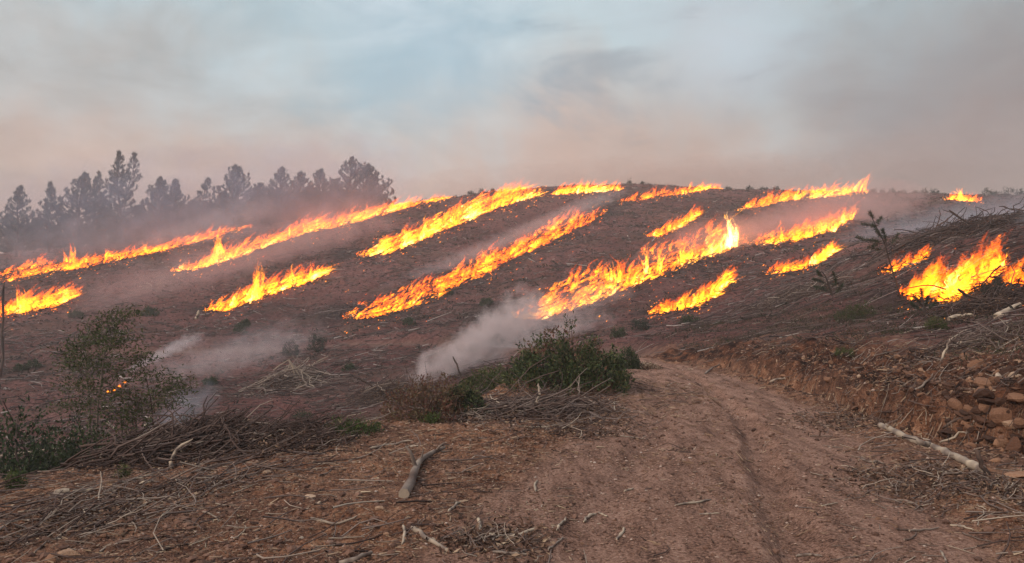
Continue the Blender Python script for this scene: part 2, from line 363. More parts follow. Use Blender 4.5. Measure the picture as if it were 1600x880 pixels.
FIRES = [
 # label, front line in photo pixels, band px, low flame px, tall flames [(x, foot row, tip row, drift px, width px)], heat, density
 ('long thin fire front below the pines, climbing from the left edge of the hill', [(0,441),(60,430),(130,420),(185,408),(240,396),(300,381),(350,368),(392,355)], 9, 8,
   [(112,412,380,3,8),(105,410,392,-5,10),(165,402,386,6,7),(222,392,378,5,8),(15,440,428,20,8),(300,378,362,14,8),(130,412,398,9,9),(370,362,354,14,6)], 1.2, 1.0),
 ('fainter upper fire strand closest to the feet of the pines', [(0,432),(40,420),(72,412)], 6, 7, [(50,420,408,10,6),(60,416,407,12,6)], 1, .9),
 ('fire front left of centre with a tall hooked flame, running up to the ridge', [(265,425),(300,424),(340,413),(390,398),(420,384),(470,368),(540,352),(600,336),(650,322),(705,309)], 12, 10,
   [(335,412,362,6,12),(338,400,364,4,9),(345,400,370,-4,10),(280,424,405,10,12),(330,414,392,8,12),(365,402,382,12,10),(455,370,350,4,9),(590,337,326,6,7),(690,312,304,8,7),(320,418,398,8,10)], 1.8, 1.25),
 ('broad fire front that begins above the middle of the slope and reaches the ridge', [(558,404),(600,400),(640,384),(680,366),(720,350),(770,330),(810,316),(850,307)], 20, 10,
   [(575,400,384,16,12),(664,372,338,5,14),(655,376,346,10,12),(680,360,340,10,12),(708,348,325,3,10),(735,340,322,6,9),(785,318,306,10,8),(630,385,362,16,13),(770,326,310,8,9)], 2.2, 1.3),
 ('short bright fire on the crest at the middle of the ridge', [(860,305),(900,303),(940,301),(972,297)], 7, 8, [(905,303,279,6,9),(915,302,280,4,8),(885,303,289,6,8),(945,299,290,8,7),(965,298,291,5,5),(870,304,295,6,7)], 2.4, 1.4),
 ('widest fire band, crossing the middle of the hill with glowing embers in it', [(535,499),(570,500),(620,490),(670,472),(700,455),(740,436),(790,412),(840,388),(880,370),(915,352),(948,333)], 24, 9,
   [(560,496,480,18,8),(690,452,430,22,12),(720,432,414,24,12),(760,412,394,22,12),(800,398,378,24,12),(860,362,342,22,9),(890,348,332,22,9),(640,476,458,20,10),(600,486,474,20,9)], 1.0, 1.15),
 ('isolated lower fire with three separate pointed flames', [(320,487),(350,489),(385,474),(430,458),(470,446),(512,427)], 12, 12,
   [(395,470,412,12,16),(405,468,424,10,14),(385,474,440,12,14),(452,452,414,3,10),(487,440,412,3,9),(340,486,468,16,12),(425,460,440,10,12),(365,480,450,18,12),(500,432,420,8,7)], 1.9, 1.3),
 ('fire cut by the left edge of the view, a thin flame curling up from it', [(-30,500),(10,495),(50,488),(90,478),(122,462)], 14, 11, [(30,480,446,-2,7),(32,484,458,2,14),(15,488,466,8,14),(70,478,458,12,12),(100,472,456,12,10)], 1.8, 1.3),
 ('slanting fire just below the ridge, right of its highest point', [(970,317),(1010,312),(1060,305),(1100,298),(1128,289)], 7, 7, [(1085,300,286,22,8),(1105,296,285,14,7),(1010,311,302,12,7),(1115,294,284,8,6)], 1.2, 1.1),
 ('small slanting fire alone in the upper middle of the hill', [(1010,370),(1030,372),(1060,358),(1095,334)], 9, 9, [(1045,362,337,6,10),(1062,356,340,10,9),(1022,370,356,10,10),(1080,345,333,12,8)], 1.6, 1.2),
 ('long wide fire right of centre with ragged orange flames and a white-hot column', [(800,498),(840,502),(880,490),(930,474),(980,452),(1035,432),(1060,420),(1100,407),(1135,392),(1170,380)], 34, 12,
   [(1010,428,380,4,9),(968,444,404,4,12),(955,440,412,-6,12),(1065,414,376,4,10),(1030,424,390,8,12),(1080,408,380,6,10),(1140,388,336,4,14),(1150,380,334,-6,12),(1135,390,350,12,12),(1148,386,352,8,14),(1120,396,366,12,12),(860,492,468,30,12),(900,478,454,26,12),(930,466,440,24,12),(990,444,412,14,12),(1105,402,376,8,12)], 1.7, 1.25),
 ('fire adjoining the white-hot column and rising to the right', [(1172,384),(1210,384),(1250,376),(1295,364),(1325,346),(1342,332)], 14, 10, [(1222,380,342,2,6),(1265,372,348,6,12),(1300,362,336,16,14),(1318,350,324,12,12),(1330,344,323,10,10),(1240,378,356,8,12),(1285,366,344,12,12)], 1.8, 1.35),
 ('short fire above the bend of the track, smoke curling from its tip', [(1013,493),(1050,488),(1085,483),(1115,466),(1148,436)], 14, 12, [(1060,486,456,22,14),(1090,476,446,20,14),(1110,464,434,22,12),(1130,448,416,14,9),(1035,490,472,18,12),(1120,456,424,22,12)], 2.0, 1.3),
 ('bright yellow fire below the ridge-high smoke, left of the thin young pine', [(1195,430),(1235,427),(1265,420),(1285,408),(1305,392)], 7, 10, [(1292,404,378,6,14),(1298,396,376,4,10),(1270,416,392,16,14),(1250,422,406,14,12),(1280,412,384,12,12)], 2.6, 1.4),
 ('fire on the skyline with a thin flame whipping up to the right', [(1155,330),(1200,322),(1240,314),(1290,309),(1330,306),(1358,302)], 11, 9, [(1325,304,282,16,12),(1335,296,272,22,8),(1352,286,252,16,5),(1346,292,262,20,7),(1315,306,284,10,12),(1275,310,292,8,12),(1245,314,293,6,11),(1170,326,314,6,9),(1300,308,292,8,10)], 1.9, 1.3),
 ('small fire alone on the skyline near the right edge', [(1478,312),(1505,315),(1535,317)], 5, 6, [(1498,312,292,2,9),(1505,311,294,-4,7),(1490,312,300,4,8),(1518,315,307,6,6)], 1.8, 1.4),
 ('low fire in the brush directly right of the thin young pine', [(1372,428),(1395,426),(1420,418),(1452,402)], 8, 10, [(1400,424,400,24,14),(1425,414,396,22,14),(1440,408,396,14,10)], 1.4, 1.1),
 ('big near fire licking through the brush at the right', [(1405,468),(1440,474),(1480,476),(1510,462),(1540,445),(1572,430)], 36, 22,
   [(1450,462,424,30,22),(1480,460,408,34,24),(1510,446,396,36,24),(1540,434,386,26,22),(1556,426,384,14,16),(1430,468,440,18,18),(1470,470,430,30,22),(1530,446,402,30,22),(1495,462,420,30,22),(1548,432,388,22,18)], 2.0, 1.5),
 ('fire at the far right edge of the view, half screened by brush', [(1560,452),(1590,450),(1640,446)], 26, 16, [(1575,448,412,10,18),(1592,446,404,8,18),(1604,444,408,8,16),(1620,444,400,8,18)], 1.1, 1.2),
]
def ground_mat():
    m, nt, b, out = new_mat('ground_soil'); L = nt.links.new
    geo = nt.nodes.new('ShaderNodeNewGeometry'); p = geo.outputs['Position']
    far, road, bank, track, shoulder_tone = (attr(nt, k) for k in ('far', 'road', 'bank', 'track', 'shoulder'))
    nf = noise(nt, p, 38, 6, .7); nm = noise(nt, p, 3.2, 7, .62, .2); nl = noise(nt, p, .55, 4, .5)
    grit = noise(nt, p, 120, 3, .6)
    # loose red soil
    t = mathn(nt, 'ADD', mathn(nt, 'MULTIPLY', nf, .62), mathn(nt, 'MULTIPLY', nm, .55)); t = mathn(nt, 'SUBTRACT', t, .085)
    soil = ramp(nt, t, [(.34, (.028, .011, .007)), (.43, (.110, .045, .025)), (.50, (.215, .094, .052)), (.58, (.33, .165, .095)), (.68, (.56, .36, .24))])
    soil = mixc(nt, ramp(nt, nl, [(.4, 0), (.65, .45)]).outputs[0], soil.outputs[0], (.105, .065, .055))
    # packed surface of the road: paler, smoother, streaked along the wheel tracks
    rs = noise(nt, mapping(nt, p, (3.0, .5, 1), rot=(0, 0, .22)), 2.0, 6, .65)
    t2 = mathn(nt, 'ADD', mathn(nt, 'MULTIPLY', rs, .36), mathn(nt, 'MULTIPLY', nf, .56))
    rc = ramp(nt, t2, [(.37, (.06, .030, .022)), (.42, (.185, .096, .067)), (.49, (.31, .172, .124)), (.60, (.50, .31, .23))])
    roadm = mathn(nt, 'MULTIPLY', road, ramp(nt, nm, [(.30, .65), (.5, 1)]).outputs[0])
    c = mixc(nt, roadm, soil, rc.outputs[0])
    bc = ramp(nt, mathn(nt, 'ADD', mathn(nt, 'MULTIPLY', nm, .7), mathn(nt, 'MULTIPLY', nf, .3)), [(.40, (.008, .004, .003)), (.48, (.045, .017, .010)), (.56, (.13, .050, .027)), (.67, (.30, .145, .08))])  # bank colour darkened to carry the shade of the recess
    c = mixc(nt, bank, c, bc.outputs[0])
    # burnt-over hillside: purple brown, its redness painted in as fire glow, streaked by the slash lying across it
    fs = noise(nt, mapping(nt, p, (.9, 1.2, 1.4), rot=(0, 0, -.25)), 3.2, 12, .84, 0); fl = noise(nt, p, .07, 5, .6)
    fc = ramp(nt, mathn(nt, 'ADD', mathn(nt, 'MULTIPLY', fs, .8), mathn(nt, 'MULTIPLY', fl, .28)), [(.38, (.010, .006, .006)), (.45, (.060, .022, .020)), (.53, (.130, .050, .044)), (.60, (.21, .092, .078)), (.72, (.33, .22, .19))])
    fc = mixc(nt, ramp(nt, noise(nt, p, .13, 5, .6, .5), [(.5, 0), (.68, .5)]).outputs[0], fc.outputs[0], (.075, .060, .038))
    c = mixc(nt, far, c, fc)
    c = mixc(nt, mathn(nt, 'MULTIPLY', attr(nt, 'char'), .85), c, ramp(nt, fs, [(.45, (.012, .010, .010)), (.6, (.05, .040, .038)), (.7, (.13, .115, .11))]).outputs[0])
    c = mixc(nt, mathn(nt, 'MULTIPLY', track, mathn(nt, 'MULTIPLY', ramp(nt, fs, [(.4, .3), (.6, 1)]).outputs[0], .7)), c, (.21, .135, .10))
    c = mixc(nt, mathn(nt, 'MULTIPLY', shoulder_tone, ramp(nt, nm, [(.42, 0), (.58, .55)]).outputs[0]), c, (.085, .062, .038))  # darker olive-brown mottling over the right shoulder
    L(c, b.inputs['Base Color']); b.inputs['Roughness'].default_value = .95; b.inputs['Specular IOR Level'].default_value = .15
    h = mathn(nt, 'ADD', mathn(nt, 'MULTIPLY', nf, .6), mathn(nt, 'MULTIPLY', nm, .8)); h = mathn(nt, 'ADD', h, mathn(nt, 'MULTIPLY', grit, .4))
    h2 = mathn(nt, 'MULTIPLY', fs, mathn(nt, 'MULTIPLY', far, 5.0))
    bump(nt, b, mathn(nt, 'ADD', h, h2), .9, .045)
    return m
na, nr = GX.shape
V = np.stack([GX, GY, GZ], -1)[:-1].reshape(-1, 3); na -= 1
i = np.arange(na)[:, None] * nr; i2 = ((np.arange(na) + 1) % na)[:, None] * nr; j = np.arange(nr - 1)[None]
Q = np.stack([i + j, i2 + j, i2 + j + 1, i + j + 1], -1).reshape(-1, 4)[:, ::-1]
g = MB(); g.add(V, Q); g.add([[0, 0, float(H(0, .25))]], None, None)
ground = None
T = np.stack([np.full(na, len(V)), i[:, 0], i2[:, 0]], -1)[:, ::-1]; g.T.append(T)
ground = g.build('ground', ground_mat()); tag(ground, kind='structure')
GFAR = ss(.4, 1.8, GSD) * np.where(GX > 3, ss(.8, 4.0, GSD), 1); GSH = ss(1.0, 1.35, GU) * ss(0, -.6, GSD) * (GX > 2) * ss(9, 6, GY)
for nm_, arr in (('far', GFAR), ('road', GRO), ('bank', GBK), ('track', GTM * (GSD > 1)), ('shoulder', GSH)):
    at = ground.data.attributes.new(nm_, 'FLOAT', 'POINT')
    at.data.foreach_set('value', np.r_[arr[:-1].ravel(), 0].astype(np.float32))
# ground already burnt along the uphill side of every fire
px_ = CX + FPX * GX / np.maximum(GY, 1); row_ = HOR - FPX * (GZ - ZC) / np.maximum(GY, 1); ch = np.zeros(GX.shape); act = (GY > 20) & (GSD > 1.5) & (np.abs(px_ - 800) < 900)
for (lab, line, band, low, tall, heat, dens) in FIRES:
    W = pix([p[0] for p in line], [p[1] - band * .5 for p in line]); hw = band * .7 * W[:, 1].mean() / FPX / .30
    d_, _ = polyline(W[:, :2], GX[act], GY[act]); ch[act] = np.maximum(ch[act], ss(hw * 1.3, hw * .3, d_ * (1 + .5 * fbm(GX[act] / 1.5, GY[act] / 1.5, 55, 3))))
at = ground.data.attributes.new('char', 'FLOAT', 'POINT'); at.data.foreach_set('value', np.r_[ch[:-1].ravel(), 0].astype(np.float32))
# ------------------------------------------------------------------ builders
def curve_pts(P, n):
    P = np.asarray(P, float); t = np.linspace(0, len(P) - 1, n); k = np.arange(len(P))
    if len(P) > 2:      # smooth through the given points
        o = []
        for q in t:
            i = min(int(q), len(P) - 2); f = q - i
            p0, p1, p2, p3 = P[max(i - 1, 0)], P[i], P[i + 1], P[min(i + 2, len(P) - 1)]
            o.append(.5 * (2 * p1 + (p2 - p0) * f + (2 * p0 - 5 * p1 + 4 * p2 - p3) * f * f + (3 * p1 - p0 - 3 * p2 + p3) * f ** 3))
        return np.array(o)
    return np.stack([np.interp(t, k, P[:, c]) for c in range(3)], -1)
def wob(P, amp):
    Q = P + RNG.normal(size=P.shape) * amp; Q[0] = P[0]; return Q
def at_top(px, y, top):
    x = (px - CX) / FPX * y; z = float(H(x, y)); return (x, y, z), ZC + (HOR - top) / FPX * y - z
def stick(name, path, wpx, v, label, cat='stick', group=None, up=False, taper=.7, mat='wood', sides=7, forks=(), rise=0.0, n=9):
    """path in photo pixels; lies on the ground, or stands up from the first point when up"""
    g0 = pix([p[0] for p in path], [p[1] for p in path])
    if up:
        y0 = g0[0][1]; g0 = np.array([g0[0]] + [wp(p[0], p[1], y0 + .05 * (i + 1)) for i, p in enumerate(path[1:])])
    y = g0[:, 1].mean(); r0 = wpx * .5 * y / FPX
    P = curve_pts(g0, n); P = wob(P, r0 * .30) if wpx < 10 else P + r0 * .25 * np.stack([np.sin(np.linspace(0, 9, n)), np.cos(np.linspace(1, 7, n)), 0 * P[:, 2]], -1)
    if not up: P[:, 2] = np.maximum(P[:, 2], H(P[:, 0], P[:, 1])) + r0 * .7 + rise
    R = np.linspace(r0, r0 * taper, n) * (1 + RNG.normal(size=n) * (.12 if wpx < 12 else .035))
    if wpx < 8: R[0] *= .6; R[-1] *= .35; R[1] *= .9
    root = empty(name, (P[:, 0].mean(), P[:, 1].mean(), P[:, 2].min()), label, cat, group) if forks else None
    m = MB(); m.tubes(P, R, sides, np.clip(v - (.42 if wpx >= 12 else .28) * (RNG.uniform(0, 1, n) < (.14 if wpx >= 12 else .28)) + RNG.normal(size=n) * .06, 0, 1), caps=True)
    if not forks:
        return tag(m.build(name, M[mat]), label, cat, group)
    m.build('main_stem', M[mat], root)
    for (t, dx, dz, w) in forks:        # a side twig: from t along the stem, towards a pixel offset
        k = int(t * (n - 1)); b = P[k]; e = b + np.array([dx, 0.02, -dz]) * y / FPX
        mid = (b + e) / 2 + RNG.normal(size=3) * r0 * .5
        f = MB(); f.tubes(curve_pts([b, mid, e], 6), np.linspace(w, w * .4, 6) * .5 * y / FPX, 5, v - .05, caps=True); f.build('side_twig', M[mat], root)
    return root

ICO_V = None
def ico(sub):
    import bmesh
    b = bmesh.new(); bmesh.ops.create_icosphere(b, subdivisions=sub, radius=1); b.verts.ensure_lookup_table()
    V = np.array([v.co[:] for v in b.verts]); F = np.array([[v.index for v in f.verts] for f in b.faces]); b.free(); return V, F
I1, I2, I3 = ico(1), ico(2), ico(3)
def rock_shape(sub, planes=9, squash=(1, .8, .55)):
    V, F = (I1, I2, I3)[sub - 1]; s = np.ones(len(V)) * 1.05
    for _ in range(planes):
        n = RNG.normal(size=3); n /= np.linalg.norm(n); d = RNG.uniform(.42, .85); q = V @ n
        s = np.where(q > 1e-3, np.minimum(s, d / np.maximum(q, 1e-3)), s)
    return V * s[:, None] * (1 + RNG.normal(size=(len(V), 1)) * .02) * np.array(squash), F
ROCKS = []
for k in range(10):
    V, F = rock_shape(2, 8 + k % 4, (1, RNG.uniform(.6, 1), RNG.uniform(.35, .75)))
    me = bpy.data.meshes.new('stone'); me.from_pydata(V.tolist(), [], F.tolist()); me.attributes.new('v', 'FLOAT', 'POINT')
    me.attributes['v'].data.foreach_set('value', np.full(len(V), RNG.uniform(.0, .55), np.float32)); me.materials.append(M['rock']); ROCKS.append(me)
def stone(P, size, label, group=None, name='stone', tilt=.4, mesh=None, v=None, squash=None, cat='stone'):
    if v is None:
        o = bpy.data.objects.new(name, ROCKS[random.randrange(10)] if mesh is None else mesh)
        o.rotation_euler = (random.uniform(-tilt, tilt), random.uniform(-tilt, tilt), random.uniform(0, 6.28))
    else:
        V, F = rock_shape(3, 12, squash or (1, .8, .55)); me = bpy.data.meshes.new(name)
        nn = np.array([vn(V[:, 0] * 3 + 9, V[:, 1] * 3 + V[:, 2] * 4, random.randrange(99)) for _ in range(2)]).mean(0)
        V = V * (1 + (nn[:, None] - .5) * .16)
        me.from_pydata(V.tolist(), [], F.tolist()); me.attributes.new('v', 'FLOAT', 'POINT')
        me.attributes['v'].data.foreach_set('value', np.full(len(V), v, np.float32)); me.materials.append(M['rock'])
        o = bpy.data.objects.new(name, me); o.rotation_euler = (random.uniform(-.12, .12), random.uniform(-.12, .12), random.uniform(-.5, .5))
    COL.objects.link(o); o.scale = (size,) * 3 if not hasattr(size, '__len__') else size
    o.location = P; return tag(o, label, cat, group)

def bush(label, base, w, h, n_sprig, leaf, v0, v1, mat='leaf', group=None, name='bush', cat='bush', per=26, stems=14, spiky=.25, dep=.8, tipv=.93, bare=0, lw=.45):
    base = np.array(base, float); root = empty(name, base, label, cat, group)
    st = MB(); fo = MB(); tips = []
    for k in range(n_sprig):
        u = RNG.uniform(0, 1); th = RNG.uniform(0, 2 * np.pi); rr = np.sqrt(RNG.uniform(0, 1)) * w / 2
        z = h * (np.sqrt(max(0, 1 - (rr / (w / 2)) ** 2)) * (.06 + .94 * RNG.uniform(0, 1) ** .7) + spiky * (RNG.uniform() < .22) * RNG.uniform(0, 1) * (1 - rr / w * 1.2))
        e = base + np.array([np.cos(th) * rr, np.sin(th) * rr * dep, max(z, h * .08)])
        d = e - base; d = d * .5 + np.array([0, 0, np.linalg.norm(d) * .6]) + RNG.normal(size=3) * .25 * np.linalg.norm(d); d /= np.linalg.norm(d)
        L = RNG.uniform(.16, .34) * h + .04
        s = e - d * L; t = RNG.uniform(0, 1, per) ** .8; C = s + d * L * t[:, None] + RNG.normal(size=(per, 3)) * leaf * .45
        D = RNG.normal(size=(per, 3)) + d * 1.2
        top = z > h * .62
        v = RNG.uniform(v0, v1, per)
        if top and RNG.uniform() < .5: v = np.where(t > .55, tipv + RNG.normal(size=per) * .05, v)
        fo.leaves(C, D, RNG.uniform(.6, 1.25, per) * leaf, RNG.uniform(.6, 1.2, per) * leaf * lw, v)
        tips.append((s, e))
    for k in range(min(stems * 4, n_sprig)):
        s, e = tips[k]; b0 = base + RNG.normal(size=3) * np.array([w * .07, w * .06, 0]); m_ = (b0 + s) / 2 + RNG.normal(size=3) * h * .07
        st.tubes(curve_pts([b0, m_, s, e], 7), np.linspace(1, .25, 7) * max(h * .010, .004), 4, RNG.uniform(.2, .55))
    for k in range(bare):
        th = RNG.uniform(-1.2, 1.2); e = base + np.array([np.sin(th) * w * .6, RNG.normal() * .1, h * RNG.uniform(.8, 1.35)])
        m_ = (base + e) / 2 + RNG.normal(size=3) * h * .06
        P = curve_pts([base, m_, e], 7); st.tubes(P, np.linspace(1, .3, 7) * max(h * .009, .004), 4, RNG.uniform(.3, .7))
        for q in range(5):
            a = P[RNG.integers(3, 7)]; st.tubes(curve_pts([a, a + RNG.normal(size=3) * h * .07 + [0, 0, h * .05]], 3), np.array([1, .7, .3]) * max(h * .005, .003), 3, .5)
    st.build('stems', M['twig'], root); tag(fo.build('foliage', M[mat], root, smooth=False), kind='stuff'); return root

def pine(label, base, ht, spread, nl=75, lean=.05, fork=False, low=.22, sweep=.3, group='pine trees at the left end of the ridge', size=.62):
    base = np.array(base, float); root = empty('pine_tree', base, label, 'tree', group)
    tr = MB(); li = MB(); fo = MB()
    tops = [(0, 1.0, 0)] if not fork else [(0, 1.0, -spread * .22), (.45, .97, spread * .30)]
    for (t0, th, off) in tops:
        n = 12; t = np.linspace(t0, th, n); f = (t - t0) / (th - t0)
        P = base + np.stack([off * np.minimum(1, f * 1.6) + lean * ht * t ** 2 + np.sin(t * 9 + base[0]) * .012 * ht, np.sin(t * 7 + base[0] * 3) * .01 * ht, t * ht], -1)
        tr.tubes(P, (.018 * ht * (1 - t) ** .8 + .03) * (.6 if t0 else 1), 7, .35)
        nw = int((nl if not t0 else nl // 2) / 2.7)
        for k in range(nw):
            q0 = low + (1 - low) * ((k + RNG.uniform(.2, .8)) / nw) ** .92; az0 = RNG.uniform(0, 6.283)
            for j in range(5):
                q = q0 + RNG.normal() * .006
                if q > th or q < t0 + .04 or RNG.uniform() < .14: continue
                b = np.array([np.interp(q, t, P[:, c]) for c in range(3)]); az = az0 + j * 1.257 + RNG.normal() * .3
                Lb = (spread * 1.55 * (1 - q) ** 1.05 * (.6 if fork else 1) * min(1, .5 + q * 2.2) + .18) * RNG.uniform(.45, 1.25); el = math.radians(RNG.uniform(0, 26) + 34 * q ** 2)
                d = np.array([math.cos(az) * math.cos(el) + sweep * .45, math.sin(az) * math.cos(el), math.sin(el)])
                e = b + d * Lb; m_ = b + d * Lb * .5 - np.array([0, 0, Lb * .06]); e2 = e + np.array([sweep * .3, 0, .55]) * (Lb * .22 + .12)
                C = curve_pts([b, m_, e, e2], 8); li.tubes(C, np.linspace(1, .25, 8) * (.010 * Lb + .018), 3, .3)
                nn = int(12 + Lb * 24); s = RNG.uniform(.12, 1, nn) ** .95 * 7; i = np.minimum(s.astype(int), 6); fr = (s - i)[:, None]
                cc = C[i] * (1 - fr) + C[i + 1] * fr; ax = C[i + 1] - C[i]; ax /= np.linalg.norm(ax, axis=1, keepdims=True) + 1e-6
                cc = cc + RNG.normal(size=(nn, 3)) * np.array([.10, .10, .06])
                fo.leaves(cc, ax + RNG.normal(size=(nn, 3)) * .32 + [0, 0, .55], RNG.uniform(.5, 1.3, nn) * size * .95, RNG.uniform(.10, .20, nn) * size * .85, RNG.uniform(0, .75, nn), fold=.5)
    tr.build('trunk', M['bark'], root); tag(li.build('limbs', M['bark'], root), kind='stuff'); tag(fo.build('crown', M['needle'], root, smooth=False), kind='stuff'); return root

# ------------------------------------------------------------------ pine trees on the left
TREES = [  # photo x, top row, depth, spread, limbs, lean, fork, label
 (28,292,128,2.3,60,.03,0,'ragged pine tree furthest to the left, its lower crown lost in smoke'),
 (76,286,132,1.9,60,.02,0,'narrow pine tree second from the left end of the pine row'),
 (128,272,134,3.6,85,.08,0,'broad loose pine tree just left of the twin-topped tallest pine'),
 (150,270,150,2.6,70,.05,0,'thin-topped pine tree tucked in behind the broad loose pine'),
 (192,237,136,3.6,95,.0,1,'tallest pine tree, with two pointed tops side by side'),
 (248,278,138,3.2,85,.0,0,'dense round-shouldered pine tree right of the twin-topped pine'),
 (272,281,146,3.2,80,.03,0,'second dense pine tree, merging with the round-shouldered one on its left'),
 (322,278,142,1.7,45,.12,0,'sparse pine tree bent over to the right by the wind'),
 (366,259,144,3.7,95,.0,0,'pointed pyramid-shaped pine tree in the middle of the row'),
 (405,288,155,3.0,80,.0,0,'low dark pine tree filling the gap right of the pyramid-shaped pine'),
 (438,262,147,2.7,75,.02,0,'pale smoky pine tree with a narrow top left of the last group'),
 (468,270,152,2.9,70,.03,0,'loose pine tree with an open top between two paler pines'),
 (500,265,158,3.2,80,.02,0,'flat-topped pine tree behind the pine standing nearest the bare ridge'),
 (548,247,150,3.7,90,.0,0,'tall pine tree second from the right end of the row'),
 (574,258,154,3.2,85,.10,0,'last pine tree of the row, its long limbs streaming over the bare ridge'),
]
for (px, row, y, sp, nl, ln, fk, lab) in TREES:
    x = (px - CX) / FPX * y; zb = float(H(x, y)); zt = ZC + (HOR - row) / FPX * y
    x -= ln * (zt - zb) * .9
    pine(lab, (x, y, zb - .2), zt - zb, sp * 1.4, nl, ln, bool(fk), low=.05 if px > 100 else .1, sweep=.3 if px < 560 else .5)
# lower growth under the pines
UNDER = [(28,362),(78,366),(128,360),(190,352),(258,345),(322,330),(365,322),(410,318),(455,312),(505,310),(545,306),(580,318),(10,345),(55,350),(100,345),(165,335),(215,332),(235,330),(300,322),(345,310),(395,308),(430,305),(480,300),(520,298)]
seen_ = {}
for k, (px, row) in enumerate(UNDER):
    y = 160 + (k % 3) * 3; x = (px - CX) / FPX * y; zb = float(H(x, y)); zt = ZC + (HOR - row) / FPX * y
    near_ = {28: 'leftmost ragged pine', 76: 'narrow pine second from the left', 128: 'broad loose pine', 150: 'thin-topped pine', 192: 'twin-topped pine', 248: 'round-shouldered pine', 272: 'pine merged with the round-shouldered one', 322: 'wind-bent sparse pine', 366: 'pyramid-shaped pine', 405: 'low dark pine', 438: 'pale narrow-topped pine', 468: 'loose open-topped pine', 500: 'flat-topped pine', 548: 'second last pine of the row', 574: 'last long-limbed pine'}[min(TREES, key=lambda q: abs(q[0] - px))[0]]; seen_[near_] = seen_.get(near_, 0) + 1
    pine(['young bushy pine growing behind the ', 'smaller young pine also growing behind the ', 'third low pine growing behind the ', 'fourth low pine growing behind the '][min(seen_[near_] - 1, 3)] + near_, (x, y, zb - .2), max(zt - zb, 4) * 1.15, 4.4, 52, .02, False, low=.05, group='young pines between the tall ones', size=.8)

# ------------------------------------------------------------------ fire
def flame_mat():
    m = bpy.data.materials.new('flame'); m.use_nodes = True; nt = m.node_tree; nt.nodes.clear(); L = nt.links.new
    out = nt.nodes.new('ShaderNodeOutputMaterial')
    v = attr(nt, 'v'); t = mathn(nt, 'FRACT', v); heat = mathn(nt, 'MULTIPLY', mathn(nt, 'FLOOR', v), .2)
    lw = nt.nodes.new('ShaderNodeLayerWeight'); lw.inputs[0].default_value = .5
    a = mathn(nt, 'POWER', mathn(nt, 'SUBTRACT', 1.0, lw.outputs['Facing'], clamp=True), 1.3)
    geo = nt.nodes.new('ShaderNodeNewGeometry'); p = geo.outputs['Position']
    n = noise(nt, mapping(nt, p, (1.5, 1.5, .7), rot=(0, .5, 0)), 2.6, 5, .65, .8)
    n2 = noise(nt, mapping(nt, p, (1, 1, .5), rot=(0, .6, 0)), 1.0, 3, .5)
    edge = ramp(nt, mathn(nt, 'SUBTRACT', mathn(nt, 'MULTIPLY', n, 1.0), mathn(nt, 'MULTIPLY', t, .16)), [(.38, 0), (.64, 1)])
    fade = ramp(nt, t, [(0, .55), (.12, 1), (.6, .75), (1, .0)])
    s = mathn(nt, 'MULTIPLY', mathn(nt, 'MULTIPLY', a, edge.outputs[0]), fade.outputs[0])
    hot = mathn(nt, 'ADD', mathn(nt, 'ADD', mathn(nt, 'MULTIPLY', mathn(nt, 'SUBTRACT', 1.0, t), .42), heat), mathn(nt, 'MULTIPLY', mathn(nt, 'SUBTRACT', n2, .5), 1.1))
    c = ramp(nt, hot, [(.0, (.40, .030, .003)), (.28, (.74, .095, .003)), (.56, (.98, .22, .005)), (.90, (1.0, .35, .018)), (1.0, (1.0, .50, .13))])
    e = nt.nodes.new('ShaderNodeEmission'); L(c.outputs[0], e.inputs[0]); L(mathn(nt, 'MULTIPLY', mathn(nt, 'MULTIPLY', s, mathn(nt, 'ADD', .85, mathn(nt, 'POWER', heat, 3.0))), FLAME_K), e.inputs[1])
    tr = nt.nodes.new('ShaderNodeBsdfTransparent')
    L(mixc(nt, mathn(nt, 'MULTIPLY', s, .9, clamp=True), (1, 1, 1), (.62, .55, .5)), tr.inputs[0])
    ad = nt.nodes.new('ShaderNodeAddShader'); L(e.outputs[0], ad.inputs[0]); L(tr.outputs[0], ad.inputs[1]); L(ad.outputs[0], out.inputs[0])
    return m
FLAME_K = 3.6
M['flame'] = flame_mat()
PROF = np.array([.55, .95, 1.0, .82, .58, .30, .03])
def tongues(mb, W, hz, lean, r, heat, sides=6):      # heat 0..5
    """W (N,3) feet; hz heights; lean (N,3) drift of the tip; r radii; heat 0..4"""
    N = len(W); t = np.linspace(0, 1, 7)[None, :, None]
    sw = RNG.normal(size=(N, 1, 3)) * np.array([.14, .12, .03]); ph = RNG.uniform(0, 6.28, (N, 1, 1)); fr = RNG.uniform(4, 8, (N, 1, 1))
    P = W[:, None] + np.array([0, 0, 1.0]) * hz[:, None, None] * t ** .9 + lean[:, None] * t ** 1.35 + sw * hz[:, None, None] * np.sin(ph + fr * t) * t * 1.1
    R = r[:, None] * PROF[None] * RNG.uniform(.75, 1.25, (N, 7))
    A = np.clip(heat, 0, 5).astype(int)[:, None] + np.linspace(0.0, .97, 7)[None]
    mb.tubes(P, R, sides, A, flat=RNG.uniform(.5, .8), twist=RNG.uniform(0, 3, (N, 1, 1)) + t[:, :, 0][..., None] * 1.5)
